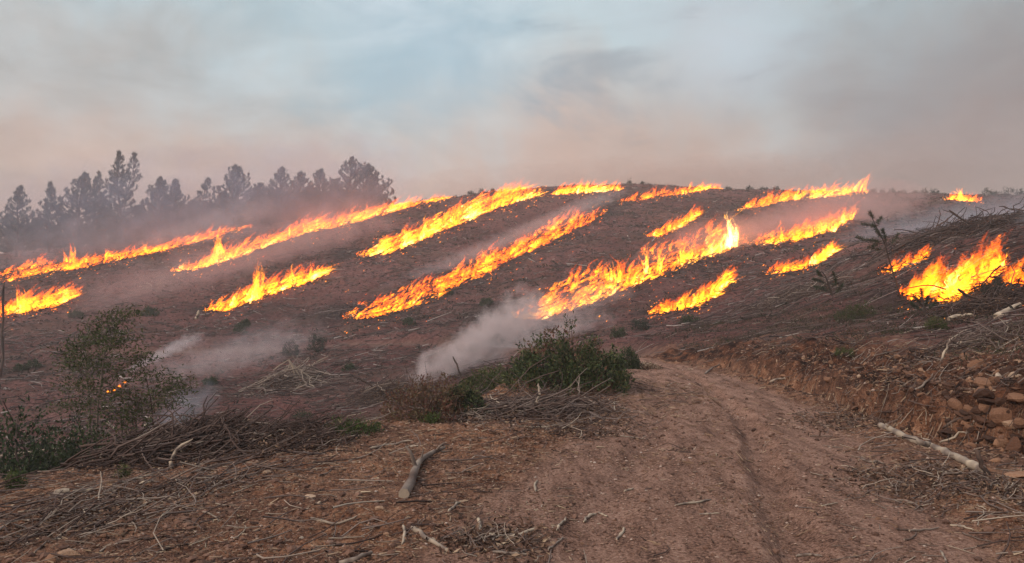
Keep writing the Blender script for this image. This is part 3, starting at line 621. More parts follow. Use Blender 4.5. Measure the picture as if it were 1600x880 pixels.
for (lab, line, band, low, tall, heat, dens) in FIRES:
    Lp = np.array(line, float); c0 = pix1(*line[len(line) // 2])
    root = empty('fire', (c0[0], c0[1], c0[2]), lab, 'fire', 'lines of fire burning across the hillside')
    seg = np.hypot(*np.diff(Lp, axis=0).T); tot = seg.sum(); cum = np.r_[0, np.cumsum(seg)]
    n = int(tot * (1.6 + band * .095) * dens * (10 / low) ** .8 * (10 / low if low > 15 else 1))
    u = RNG.uniform(0, tot, n); X = np.interp(u, cum, Lp[:, 0]); Y = np.interp(u, cum, Lp[:, 1])
    endf = np.minimum(1, np.minimum(u, tot - u) / (tot * .16) + .25)
    clump = .45 + 1.1 * vn(u / 14.0, u * 0 + 3.3, len(lab)); gap = vn(u / 9.0, X * 0 + 8.1, len(lab) + 5)
    off = RNG.beta(1.1, 1.5, n) * band * 1.4 * endf * (.6 + .6 * vn(u / 22.0, u * 0, len(lab) + 9)); 
    W = pix(X + RNG.normal(size=n) * 2, Y - off); W2 = pix(X + 8, Y - off - 8 * np.interp(u, .5 * (cum[1:] + cum[:-1]), -np.diff(Lp[:, 1]) / np.maximum(np.diff(Lp[:, 0]), 1)))
    T = W2 - W; T /= np.linalg.norm(T, axis=1, keepdims=True) + 1e-6
    T = np.where(np.abs(T[:, 1:2]) > .85, np.array([[.9, .3, .15]]), T)
    m2p = W[:, 1] / FPX
    hp = low * clump * endf * (RNG.uniform(.3, 1.0, n) + .9 * RNG.uniform(0, 1, n) ** 8) * (1 + .2 * (heat > 2))
    keep = ((gap > .26) | (RNG.uniform(0, 1, n) < .3)) & (vn(X / 5.0, Y / 4.0 + off / 4.0, 77) > .22 + .25 * (band > 20) * (off > band * .2))
    hp = hp * 1.35; hz = hp * m2p * .55; r = np.clip(hp * .19, .9, 3.2) * m2p
    edge_hot = heat - .65 + 1.0 * (off < band * .35) + RNG.normal(size=n) * .6 + 3.2 * (vn(u / 26.0, u * 0 + 1.7, len(lab) + 2) - .5) - (heat < 1.3) * .3
    mb = MB(); W[:, 2] -= r * .3
    tongues(mb, W[keep], hz[keep], (T * (hp * m2p * RNG.uniform(.9, 2.3, n))[:, None])[keep], r[keep], edge_hot[keep])
    n2 = int(tot * .35 * dens); j = RNG.integers(0, n, n2); hh = low * RNG.uniform(1.2, 2.6, n2) * m2p[j] * endf[j]      # large faint tongues added as a glow halo over the flames
    tongues(mb, W[j], hh, T[j] * (hh * RNG.uniform(.5, 1.4, n2))[:, None], hh * RNG.uniform(.12, .22, n2), np.zeros(n2))
    n3 = int(tot * .9); u3 = RNG.uniform(-4, tot + 4, n3); o3 = RNG.normal(size=n3) * band * .7 + band * .4; E = pix(np.interp(u3, cum, Lp[:, 0]) + RNG.normal(size=n3) * 3, np.interp(u3, cum, Lp[:, 1]) - o3 + 1)
    he = np.minimum(RNG.uniform(1.2, 3.6, n3), low * .35) * E[:, 1] / FPX; tongues(mb, E, he, np.stack([he * 1.2, 0 * he, 0 * he], -1), he * .4, RNG.uniform(0, 3, n3), sides=5)
    tag(mb.build('low_flames', M['flame'], root), kind='stuff')
    n4 = int(tot * .8); u4 = RNG.uniform(0, tot, n4); E = pix(np.interp(u4, cum, Lp[:, 0]), np.interp(u4, cum, Lp[:, 1]) - RNG.uniform(-.25, 1.1, n4) * band); L4 = RNG.uniform(.25, 1.1, n4) * np.clip(E[:, 1] / 60, .5, 1.3); a4 = RNG.uniform(0, 6.28, n4)
    D4 = np.stack([np.cos(a4), np.sin(a4) * .6, RNG.normal(size=n4) * .35], -1) * L4[:, None]; t4 = np.linspace(-.5, .5, 4)[None, :, None]; P4 = E[:, None] + [0, 0, .12] + D4[:, None] * t4 + RNG.normal(size=(n4, 4, 3)) * .05 * L4[:, None, None]
    cf = MB(); cf.tubes(P4, np.linspace(1, .5, 4)[None] * (.018 + .02 * L4[:, None]), 4, RNG.uniform(0, .35, n4)); tag(cf.build('charred_slash', M['farslash'], root), kind='stuff')
    for (x, fr, tr_, dx, wpx) in tall:
        b = pix1(x, fr); k = b[1] / FPX; q = 7; fm = MB()
        sc = RNG.uniform(.45, 1.0, q); sc[0] = 1.05
        Wt = b + RNG.normal(size=(q, 3)) * np.array([wpx * .26, wpx * .2, 0]) * k; Wt[:, 2] -= .1
        ln = np.stack([(dx * 1.15 + RNG.normal(size=q) * 3) * k * sc, RNG.normal(size=q) * wpx * .1 * k, 0 * sc], -1)
        tongues(fm, Wt, (fr - tr_) * 1.25 * k * sc, ln, wpx * k * RNG.uniform(.20, .38, q), np.full(q, 5.0 if (tr_ < 355 and 1130 < x < 1152) else heat + .2) + RNG.normal(size=q) * .8, 8)
        fm.build('flame', M['flame'], root)
# small spot fires in the hollow
for (lab, pts, hp) in (('small spot fire seen through the leafy sapling', [(172,614),(180,611),(187,606),(196,600)], 6), ('tiny spot fire beside the heap of pale branches', [(415,605),(420,604),(426,603)], 7)):
    W = pix([p[0] for p in pts], [p[1] for p in pts]); root = empty('fire', W[0], lab, 'fire', 'spot fires in the hollow'); W = np.repeat(W, 5, 0) + RNG.normal(size=(len(W) * 5, 3)) * [.05, .05, 0]
    k = W[:, 1] / FPX; mb = MB(); tongues(mb, W, hp * k * RNG.uniform(.5, 1.1, len(W)), np.tile([[.1, 0, 0]], (len(W), 1)), k * 2.4, np.full(len(W), 1.6)); mb.build('flame', M['flame'], root)
# ------------------------------------------------------------------ sheets of small litter (uncountable)
def ground_normal_offset(x, y, e=.05):
    z = H(x, y); return z, (H(x + e, y) - z) / e, (H(x, y + e) - z) / e
def lay(mb, x, y, L, ang, r, v, n=3, sides=3, bend=.12, lift=0.0, pitch=0.0, jit=0.0):
    """short sticks lying on the ground, following its slope"""
    N = len(x); z, gx, gy = ground_normal_offset(x, y, .15 if L.mean() < .6 else .6); t = np.linspace(-.5, .5, n)[None]
    dx = np.cos(ang)[:, None] * L[:, None] * t; dy = np.sin(ang)[:, None] * L[:, None] * t
    b = RNG.normal(size=(N, 1)) * bend * L[:, None] * (1 - 4 * t * t)
    X = x[:, None] + dx - np.sin(ang)[:, None] * b; Y = y[:, None] + dy + np.cos(ang)[:, None] * b
    Z = z[:, None] + gx[:, None] * (X - x[:, None]) + gy[:, None] * (Y - y[:, None]) + r[:, None] * .6 + np.asarray(lift).reshape(-1, 1) + (np.asarray(pitch).reshape(-1, 1) * L[:, None] * (t + .5))
    if jit:
        J = np.cumsum(RNG.normal(size=(3, N, n)), 2) * jit * L[None, :, None]; X = X + J[0]; Y = Y + J[1]; Z = np.maximum(Z + J[2] * .7, H(X, Y) + r[:, None] * .5)
    R = r[:, None] * np.linspace(1, .5, n)[None]
    mb.tubes(np.stack([X, Y, Z], -1), R, sides, v)
def scatter_pol(n, a0, a1, r0, r1, p=0.0):
    u = RNG.uniform(0, 1, n); r = r0 * (r1 / r0) ** u if p == 0 else (r0 ** p + (r1 ** p - r0 ** p) * u) ** (1 / p)
    a = np.radians(RNG.uniform(a0, a1, n)); return np.sin(a) * r, np.cos(a) * r
def near_masks(x, y):
    _, sd, road, bank, tm, u = fields(x, y); return sd, road, u
# gravel
x, y = scatter_pol(85000, -37, 37, 3.9, 24); sd, road, u = near_masks(x, y)
k = (sd < 1.6) & (RNG.uniform(0, 1, len(x)) < np.where(road > .5, .30 + .4 * (vn(x * 1.2, y * 1.2, 61) > .6), .55 + .45 * vn(x * .9, y * .9, 60))); x = x[k]; y = y[k]
V, F = np.array([[1,0,0],[-1,0,0],[0,1,0],[0,-1,0],[0,0,1],[0,0,-1.0]]), np.array([[0,2,4],[2,1,4],[1,3,4],[3,0,4],[2,0,5],[1,2,5],[3,1,5],[0,3,5]])
N = len(x); s = .005 + .018 * RNG.uniform(0, 1, N) ** 4 + .004 * RNG.uniform(0, 1, N); s *= np.clip(np.hypot(x, y) / 8, .8, 1.5)
sc = s[:, None, None] * RNG.uniform(.55, 1.25, (N, 6, 3)) * np.array([1, 1, .6]); th = RNG.uniform(0, 6.28, N); c_, s_ = np.cos(th)[:, None], np.sin(th)[:, None]
vv = V[None] * sc; vv = np.stack([vv[..., 0] * c_ - vv[..., 1] * s_, vv[..., 0] * s_ + vv[..., 1] * c_, vv[..., 2]], -1)
vv += np.stack([x, y, H(x, y) + s * .25], -1)[:, None]
g_ = MB(); g_.add(vv.reshape(-1, 3), None, (F[None] + (np.arange(N) * 6)[:, None, None]).reshape(-1, 3), np.repeat(RNG.beta(2, 2.6, N), 6))
tag(g_.build('gravel', M['gravel'], smooth=False), kind='stuff')
# wood chips, bark flakes and splinters
x, y = scatter_pol(95000, -37, 37, 3.9, 26); sd, road, u = near_masks(x, y)
dirt = vn(x * .7, y * .7, 71)
w = np.where(road > .5, .10 + .35 * (vn(x * .9 + 7, y * .9, 72) > .62), .40 + .6 * (dirt > .45)); w = np.where((x > 3.2) & (road < .5), 1.0, w); w = np.where((x < -1.2), np.maximum(w, .5 + .5 * (dirt > .4)), w)
w = np.where(np.hypot(x - 1.1, y - 15.5) < 3, 1.0, w)
k = (sd < 2.5) & (RNG.uniform(0, 1, len(x)) < w); x = x[k]; y = y[k]; N = len(x)
L = .012 + .09 * RNG.uniform(0, 1, N) ** 3.2; L *= np.clip(np.hypot(x, y) / 8, .8, 1.6)
g_ = MB(); lay(g_, x, y, L, RNG.uniform(0, 3.14, N), .0014 + L * RNG.uniform(.03, .10, N), RNG.beta(2.2, 2.2, N), n=2, sides=3, bend=0, lift=RNG.uniform(-.002, .006, N), pitch=RNG.normal(size=N) * .12)
tag(g_.build('wood_chips', M['chips'], smooth=False), kind='stuff')
# loose clods of soil
x, y = scatter_pol(5200, -37, 37, 4, 20); sd, road, u = near_masks(x, y); k = (sd < 2.2) & ((road < .4) | (RNG.uniform(0, 1, len(x)) < .12)); x = x[k]; y = y[k]
N = len(x); Vi, Fi = I1; s = .010 + .035 * RNG.uniform(0, 1, N) ** 3
vv = Vi[None] * s[:, None, None] * RNG.uniform(.65, 1.2, (N, len(Vi), 1)) * np.array([1, 1, .65]) + np.stack([x, y, H(x, y) + s * .2], -1)[:, None]
g_ = MB(); g_.add(vv.reshape(-1, 3), None, (Fi[None] + (np.arange(N) * len(Vi))[:, None, None]).reshape(-1, 3), np.repeat(RNG.uniform(.05, .5, N), len(Vi)))
tag(g_.build('soil_clods', M['gravel'], smooth=False), kind='stuff')
# twigs: finer branches on the apron, the shoulder and the top of the cut bank
x, y = scatter_pol(9000, -37, 38, 4.2, 34); sd, road, u = near_masks(x, y)
w = np.where(road > .4, .02, .25); w = np.where((x < -2) & (sd > -3.0), .9, w); w = np.where((x > 3.5) & (road < .4), .7, w); w = np.where(np.hypot(x - 1.1, y - 15.2) < 2.6, 1, w); w = np.where((x > 4) & (sd > .8), 1.0, w)
k = (RNG.uniform(0, 1, len(x)) < w) & ((x > 2) | (sd < 2.5)); x = x[k]; y = y[k]; N = len(x)
L = .12 + .55 * RNG.uniform(0, 1, N) ** 2.2; g_ = MB()
lay(g_, x, y, L, RNG.normal(size=N) * .6 + np.where(x < 2, .95, .5), .002 + L * RNG.uniform(.006, .014, N), RNG.beta(2, 2, N), n=4, sides=4, bend=.14, lift=RNG.uniform(0, .03, N) + .03 * (x < -2), pitch=RNG.normal(size=N) * .12)
tag(g_.build('twig_litter', M['twig']), kind='stuff')
# slash lying over the far hillside
x, y = scatter_pol(62000, -38, 38, 17, 165, .7); _, sd, road, bk, tm, u = fields(x, y)
dn = vn(x / 6, y / 6, 81); k = (sd > 1.2) & (tm < .3) & (RNG.uniform(0, 1, len(x)) < .25 + .75 * (dn > .45)); x = x[k]; y = y[k]; N = len(x)
rr = np.hypot(x, y); L = RNG.uniform(.2, .8, N) + 2.0 * RNG.uniform(0, 1, N) ** 6 * (rr > 25); g_ = MB()
lay(g_, x, y, L, RNG.normal(size=N) * .65 - .1, (.013 + .04 * RNG.uniform(0, 1, N) ** 3) * np.clip(rr / 50, .5, 1.8), np.clip(RNG.beta(2, 2.4, N) + .4 * (RNG.uniform(0, 1, N) < .07), 0, 1), n=3, sides=3, bend=.10, lift=RNG.uniform(0, .12, N), pitch=RNG.normal(size=N) * .10)
tag(g_.build('hillside_slash', M['farslash']), kind='stuff')
# chips, bark and leaf litter that covers the hillside
x, y = scatter_pol(100000, -38, 38, 19, 165, .5); _, sd, road, bk, tm, u = fields(x, y); k = (sd > 1.2) & (tm < .5); x = x[k]; y = y[k]; N = len(x); rr = np.hypot(x, y)
L = RNG.uniform(.08, .28, N) * np.clip(rr / 60, .45, 2.0); g_ = MB()
g_.leaves(np.stack([x, y, H(x, y) + L * .12], -1), RNG.normal(size=(N, 3)) * [1, 1, .45] + [0, .2, .15], L, L * RNG.uniform(.15, .5, N), np.clip(RNG.beta(1.5, 2.6, N) + .5 * (RNG.uniform(0, 1, N) < .05), 0, 1))
tag(g_.build('hillside_litter', M['farslash'], smooth=False), kind='stuff')
# low dark tussocks and brush all over the hillside
x, y = scatter_pol(6500, -38, 38, 20, 165, .6); _, sd, road, bk, tm, u = fields(x, y)
k = (sd > 1.5) & (tm < .2) & (vn(x / 8, y / 8, 91) > .42); x = x[k]; y = y[k]; N = len(x); rr = np.hypot(x, y); q = 9
sz = (.10 + .30 * RNG.uniform(0, 1, N) ** 2) * np.clip(rr / 60, .5, 1.4)
C = np.repeat(np.stack([x, y, H(x, y)], -1), q, 0) + RNG.normal(size=(N * q, 3)) * np.repeat(sz, q)[:, None] * [.8, .8, .1] ; D = RNG.normal(size=(N * q, 3)) * [1, 1, .4] + [0, 0, .7]
g_ = MB(); g_.leaves(C, D, np.repeat(sz, q) * RNG.uniform(.6, 1.3, N * q), np.repeat(sz, q) * .35, np.repeat(RNG.beta(1.6, 2.5, N), q))
m = simple('hillside_tussocks', [(0, (.018, .014, .010)), (.5, (.045, .038, .024)), (.8, (.075, .052, .038)), (1, (.11, .08, .06))], 2, bs=0, var=.2)
tag(g_.build('brush_tussocks', m, smooth=False), kind='stuff')
# heathy growth on the slope above the cut bank
x = RNG.uniform(6.2, 17, 2600); y = RNG.uniform(9, 36, 2600); _, sd, road, bk, tm, u = fields(x, y); pr = (vn(x / 2.2, y / 2.2, 95) > .5); k = (sd > 1.3) & pr; x = x[k]; y = y[k]; N = len(x); q = 14
sz = RNG.uniform(.10, .26, N); C = np.repeat(np.stack([x, y, H(x, y)], -1), q, 0) + RNG.normal(size=(N * q, 3)) * np.repeat(sz, q)[:, None] * [.7, .7, .25] + [0, 0, .02]
g_ = MB(); g_.leaves(C, RNG.normal(size=(N * q, 3)) * [.8, .8, .4] + [0.1, 0, 1.0], RNG.uniform(.05, .16, N * q), .014, np.repeat(np.where(vn(x, y, 96) > .66, .85, RNG.uniform(0, .6, N)), q) + RNG.normal(size=N * q) * .08)
m = simple('heath_growth', [(0, (.025, .028, .014)), (.5, (.065, .060, .032)), (.75, (.10, .075, .05)), (1, (.15, .045, .035))], 2, bs=0, var=.2, transl=.2)
tag(g_.build('heath_undergrowth', m, smooth=False), kind='stuff')

# ------------------------------------------------------------------ piles of slash
def pile(name, label, cx, cy, wpx, hpx, n, Lr, dep=1.0, v=(.1, .6), branches=(), cat='brush pile', ang=.35, mat='twig', rad=1.0, group=None):
    b = pix1(cx, cy); k = b[1] / FPX; root = empty(name, b, label, cat, group)
    n = int(n * (1.7 if name != 'litter_heap' else .5)); Lr = (Lr[0] * .55, Lr[1] * .72)
    x = b[0] + np.clip(RNG.normal(size=n) * .34, -.95, .95) * wpx * k * .5 * 1.3; y = b[1] + RNG.normal(size=n) * dep * .45
    hh = .8 * hpx * k * np.exp(-((x - b[0]) / (wpx * k * .5)) ** 2 * 1.6 - ((y - b[1]) / dep) ** 2) * (.55 + .9 * vn(x * 1.7, y * 1.7, len(label)))
    L = RNG.uniform(*Lr, n); mb = MB()
    lay(mb, x, y, L, np.where(RNG.uniform(0, 1, n) < .55, RNG.uniform(0, 3.14, n), RNG.normal(size=n) * .5 + ang), (.003 + L * RNG.uniform(.005, .016, n)) * rad, np.clip(RNG.uniform(v[0], v[1], n) + .4 * (RNG.uniform(0, 1, n) < .06), 0, 1), n=6, sides=4, bend=.16, lift=hh * RNG.uniform(0, 1, n), pitch=RNG.normal(size=n) * .25, jit=.055)
    tag(mb.build('tangled_twigs', M[mat], root), kind='stuff')
    dl = MB(); i = RNG.integers(0, n, n * 9); q = len(i); C = np.stack([x[i] + RNG.normal(size=q) * .12, y[i] + RNG.normal(size=q) * .10, np.zeros(q)], -1); C[:, 2] = H(C[:, 0], C[:, 1]) + hh[i] * RNG.uniform(0, .9, q)
    dl.leaves(C, RNG.normal(size=(q, 3)) * [1, 1, .4], RNG.uniform(.03, .08, q) * (1 + k * 10), RNG.uniform(.012, .03, q) * (1 + k * 10), RNG.beta(1.5, 3, q)); tag(dl.build('dead_leaves', M['chips'], root, smooth=False), kind='stuff')
    for (pts, w, vv) in branches:
        d = b[1] - dep * .3; P = curve_pts([wp(p[0], p[1], d + .06 * i) for i, p in enumerate(pts)], 9); P = wob(P, w * k * .12)
        m_ = MB(); m_.tubes(P, np.linspace(1, .6, 9) * w * .5 * k, 6, vv, caps=True); m_.build('branch', M['wood'], root)
    return root
pile('brush_pile', 'big dark pile of tangled roots and branches on the left edge of the dirt apron', 290, 704, 250, 34, 900, (.3, 1.1), .75, (.05, .55),
     [([(215,690),(260,684),(320,678)], 6, .45), ([(222,712),(226,692),(240,680)], 4, .5), ([(180,684),(215,704),(238,718)], 3, .6), ([(240,712),(262,690),(268,680)], 3, .55), ([(300,705),(330,690),(345,672)], 5, .3), ([(130,697),(180,690),(250,686)], 5, .3), ([(260,700),(300,694),(360,700)], 4, .5), ([(310,672),(340,664),(380,676)], 4, .3)], rad=1.2)
pile('brush_pile', 'dense knot of reddish brown twigs with a sawn orange stub in it', 356, 686, 90, 36, 420, (.2, .6), .5, (.0, .4), [([(348,670),(356,668)], 11, .93), ([(335,690),(350,680),(370,676)], 4, .5)])
pile('brush_pile', 'low grey pile of thin branches running left to the edge of the view', 90, 722, 210, 16, 520, (.3, 1.0), .6, (.2, .7), [([(100,706),(112,716),(112,732)], 4, .6), ([(75,716),(92,724),(105,730)], 4, .6), ([(130,740),(150,730),(168,727)], 5, .65), ([(0,712),(60,704),(96,699)], 4, .75), ([(50,724),(92,722),(128,716)], 4, .5)])
pile('brush_pile', 'dark heap of fine twigs between the big root pile and the weeds', 470, 688, 170, 20, 520, (.2, .8), .6, (.05, .5), [([(398,676),(430,682),(446,688)], 5, .6), ([(505,684),(516,672),(528,666)], 4, .55), ([(388,700),(415,690),(440,692)], 4, .3)])
pile('brush_pile', 'grey pile of long thin sticks on the mound below the leafy bush', 850, 640, 210, 15, 420, (.35, 1.4), 1.0, (.15, .7), [([(770,655),(820,642),(880,646)], 4, .6), ([(815,660),(860,664),(900,656)], 4, .7), ([(838,628),(843,612),(841,600)], 5, .7), ([(905,612),(930,626),(958,650)], 5, .25), ([(800,640),(850,628),(910,640)], 3, .6), ([(845,648),(860,652),(862,640)], 4, .7)], ang=.0)
pile('brush_pile', 'jumble of pale weathered sticks and roots below the reddish bush', 725, 652, 110, 14, 300, (.15, .6), .5, (.4, .95), [([(690,668),(712,660),(735,650)], 6, .8), ([(640,636),(672,640),(700,655)], 4, .65)], ang=.5)
pile('brush_pile', 'grey mound of burnt branches behind the knot of bushes', 606, 622, 120, 30, 420, (.4, 1.6), 1.6, (.1, .6), [([(560,590),(575,598),(590,606)], 4, .2), ([(570,612),(600,600),(640,598)], 3, .5)])
pile('brush_pile', 'heap of pale bare branches fanned like a tent on the hollow floor', 456, 598, 110, 26, 260, (.8, 2.6), 2.2, (.35, .85), [([(452,562),(460,580),(466,602)], 3.2, .85), ([(455,566),(470,590),(466,600)], 2.6, .75), ([(486,590),(470,578),(455,568)], 2.2, .7), ([(425,606),(445,585),(455,566)], 2.4, .7), ([(428,578),(442,568),(452,562)], 2.2, .8), ([(495,566),(514,556)], 2.4, .7), ([(440,620),(458,612),(470,608)], 2.4, .75), ([(405,614),(430,604),(450,600)], 2.2, .7)], rad=1.6)
pile('brush_windrow', 'long dark windrow of brush on the crest at the right', 1500, 372, 260, 26, 800, (.5, 2.4), 3.0, (.0, .45), [([(1468,352),(1480,344),(1492,334)], 2.6, .3), ([(1485,328),(1505,342),(1522,350)], 2.2, .3), ([(1395,392),(1450,366),(1520,352)], 4, .1)], rad=1.7, cat='brush windrow')
pile('brush_windrow', 'grey brown windrow of branches right below the bright yellow fire', 1250, 468, 180, 18, 500, (.5, 1.8), 2.0, (.2, .65), [([(1256,480),(1262,462)], 3, .8), ([(1280,505),(1308,470),(1335,446)], 4, .4)], rad=1.3, cat='brush windrow')
pile('brush_windrow', 'pale tangle of branches lying on top of the cut bank at the right', 1530, 540, 230, 14, 300, (.25, 1.0), 1.0, (.2, .7), [([(1436,575),(1470,565),(1530,556)], 5, .6), ([(1500,535),(1560,530),(1600,524)], 4, .6), ([(1545,552),(1580,546),(1615,534)], 5, .6)], cat='brush windrow')
pile('brush_windrow', 'brown brush lying among the flames of the big near fire', 1560, 478, 160, 24, 360, (.3, 1.3), 1.2, (.0, .4), [([(1497,452),(1515,464),(1545,467),(1572,468)], 4.5, .3), ([(1565,415),(1550,428),(1535,445)], 3, .1), ([(1478,452),(1452,446),(1420,450)], 2.5, .1)], cat='brush windrow')

pile('litter_heap', 'flat spread of pale chips and broken branches in the lower left corner', 130, 812, 300, 7, 420, (.15, .7), 1.1, (.2, .9), ang=.9, cat='branch litter')
pile('litter_heap', 'thin litter of sticks just under the big dark root pile', 250, 768, 330, 5, 360, (.15, .6), .8, (.2, .85), ang=.9, cat='branch litter')
pile('litter_heap', 'shallow nest of grey sticks round the longest peeled stick', 775, 842, 170, 5, 260, (.08, .3), .4, (.3, .9), ang=.7, cat='branch litter')
pile('litter_heap', 'spread of fine sticks and splinters between the pale log and the track', 1430, 752, 260, 5, 420, (.1, .4), 1.0, (.25, .9), ang=-.3, cat='branch litter')
pile('litter_heap', 'tangle of splinters at the lower end of the pale log', 1540, 756, 120, 10, 260, (.08, .35), .5, (.3, .95), ang=.2, cat='branch litter')
pile('litter_heap', 'dark litter of bark and twigs along the left verge below the bushes', 900, 668, 240, 6, 420, (.12, .6), 1.6, (.1, .7), ang=.8, cat='branch litter')
pile('litter_heap', 'grey brown litter at the foot of the cut bank before the pale log', 1350, 655, 240, 6, 300, (.12, .5), 1.2, (.15, .8), ang=1.6, cat='branch litter')
# ------------------------------------------------------------------ bushes and saplings
def at(px, row): return pix1(px, row)
bush('large leafy bush with reddish shoot tips on the mound beside the track', at(888, 602), 2.5, .98, 470, .08, .10, .86, per=22, spiky=.6, stems=20)
bush('dark green bush growing behind the right side of the large leafy bush', np.array(wp(978, 576, 21.5)), .85, .66, 150, .06, .05, .5, per=22, spiky=.1, tipv=.5)
bush('grey green scrub spreading left of the large leafy bush', np.array(wp(800, 612, 18.0)), 2.6, .66, 360, .065, .15, .8, per=18, spiky=.2, tipv=.7, mat='wattle')
bush('low reddish brown bush with bare twigs above it', at(668, 655), 1.5, .70, 260, .055, .86, 1.0, per=16, spiky=.3, bare=9, stems=22)
bush('deep green bush with a few yellow leaves beside the reddish one', at(722, 648), .8, .55, 240, .055, .0, .78, per=20, spiky=.25, tipv=.8, bare=4)
bush('bright green weed tuft at the foot of the bushes', at(674, 661), .32, .16, 40, .06, .6, 1.0, mat='grass', per=12, name='weed_tuft', cat='weed', lw=.2)
bush('green weed patch below the dark heap of fine twigs', at(552, 678), .85, .22, 110, .06, .2, .8, mat='grass', per=14, name='weed_tuft', cat='weed', lw=.22)
bush('olive green tuft beside the left edge of the dirt', at(28, 762), .24, .22, 60, .04, .3, .8, mat='grass', per=18, name='weed_tuft', cat='weed', lw=.22)
bush('small green tuft under the big root pile', at(195, 745), .22, .13, 26, .04, .4, .9, mat='grass', per=12, name='weed_tuft', cat='weed', lw=.2)
bush('pale grey lichened brush at the inside of the bend', at(1008, 577), .95, .22, 140, .05, .0, 1, mat='chips', per=14, name='dry_brush', cat='brush')
_b, _h = at_top(30, 14, 628); bush('dark green scrub in the hollow at the far left', _b, 3.0, _h, 1000, .10, .0, .45, per=20, spiky=.1, tipv=.4)
_b, _h = at_top(125, 15, 640); bush('dark green scrub in the hollow behind the sapling', _b, 2.4, _h, 1100, .09, .0, .5, per=20, spiky=.15, tipv=.5)
_b, _h = at_top(210, 15.5, 625); bush('brownish scrub in the hollow right of the sapling stem', _b, 1.7, _h, 700, .08, .2, .8, per=16, spiky=.3, mat='wattle', tipv=.8)
_b, _h = at_top(300, 17, 632); bush('dark green scrub half hidden by smoke behind the big root pile', _b, 1.0, _h, 380, .07, .0, .5, per=16, spiky=.2, tipv=.4)
BB = [(497,550,32,34,'round dark bush standing right of two lower ones on the hollow floor'),(455,556,28,26,'dark low bush just left of the round dark bush'),
 (775,542,32,26,'round dark bush in the pale smoke left of the large leafy bush'),(235,494,28,14,'flat dark bush on the slope right of the left edge fire'),
 (376,522,22,18,'dark bush alone below the isolated fire'),(384,512,14,14,'small dark bush touching the one below the isolated fire'),(1000,517,32,22,'rounded green bush on the slope above the bend'),
 (966,527,26,18,'lower green bush left of the one above the bend'),(548,580,26,10,'low green bush right of the heap of pale branches'),(56,576,26,14,'dark bush on the hillside near the left edge'),
 (34,580,20,10,'small dark bush beside the one near the left edge'),(330,602,26,12,'flat dark bush in the drifting smoke left of the tiny spot fire'),(760,478,22,12,'dark bush below the broad ember-filled fire band'),
 (640,508,20,12,'small dark bush right of the foot of the widest fire band'),(1078,505,34,14,'olive bush below the fire above the bend'),(700,462,18,10,'little dark bush under the widest fire band'),
 (475,655,34,14,'green bush in front of the dark heap of twigs'),(744,548,22,14,'low bush beside the smoke source'),(120,498,24,10,'brown bush directly below the fire at the left edge')]
for (px, row, w, h, lab) in BB:
    b = at(px, row); k = b[1] / FPX; bush(lab, b, w * k, h * k, 70, max(.06, 2.6 * k), .0, .55, per=16, spiky=.25, tipv=.4, mat='needle' if h > 20 else 'leaf', group='scattered bushes on the hillside', stems=5)
RNGS = [(606,.6,'just above the upper end of the hooked-flame fire'),(640,.5,'alone over the fire that runs right of the pines'),(735,1.0,'leftmost of three over the broad fire'),(752,1.2,'middle one of three over the broad fire'),
 (770,.8,'last of three over the broad fire'),(812,.7,'beside the top of the broad fire'),(985,1.1,'on the highest point of the hill'),(1004,.8,'just right of the highest point of the hill'),(1140,.9,'right of the slanting fire under the crest'),
 (1172,1.0,'over the left end of the whipping skyline flame'),(1195,1.1,'behind the smoke of the whipping skyline flame'),(1215,.9,'touching the flames of the long skyline fire'),(1366,1.4,'tall one right after the long skyline fire ends'),(1380,.9,'second after the long skyline fire ends'),
 (1396,1.3,'above the tip of the thin young pine'),(1412,1.0,'right of the tip of the thin young pine'),(1432,1.2,'third left of the small skyline fire'),(1446,1.6,'tallest left of the small skyline fire'),(1462,1.4,'next to the left end of the small skyline fire'),
 (1545,1.8,'tallest right of the small skyline fire'),(1558,1.1,'second right of the small skyline fire'),(1578,1.7,'broad one close to the right edge of the view'),(1597,1.4,'cut by the right edge of the view')]
for px, h, where in RNGS:
    ys = np.linspace(100, 175, 120); xs = (px - CX) / FPX * ys; el = (H(xs, ys) - ZC) / ys; y = float(ys[np.argmax(el)]); x = (px - CX) / FPX * y
    bush('dark ridge-line shrub, ' + where, (x, y, float(H(x, y)) - .15), h * random.uniform(1.0, 1.9), h * random.uniform(.6, 1.1), 30, .22, .0, .5, per=12, spiky=.7, tipv=.4, group='shrubs along the skyline', name='ridge_shrub', cat='shrub', stems=4, mat='needle')

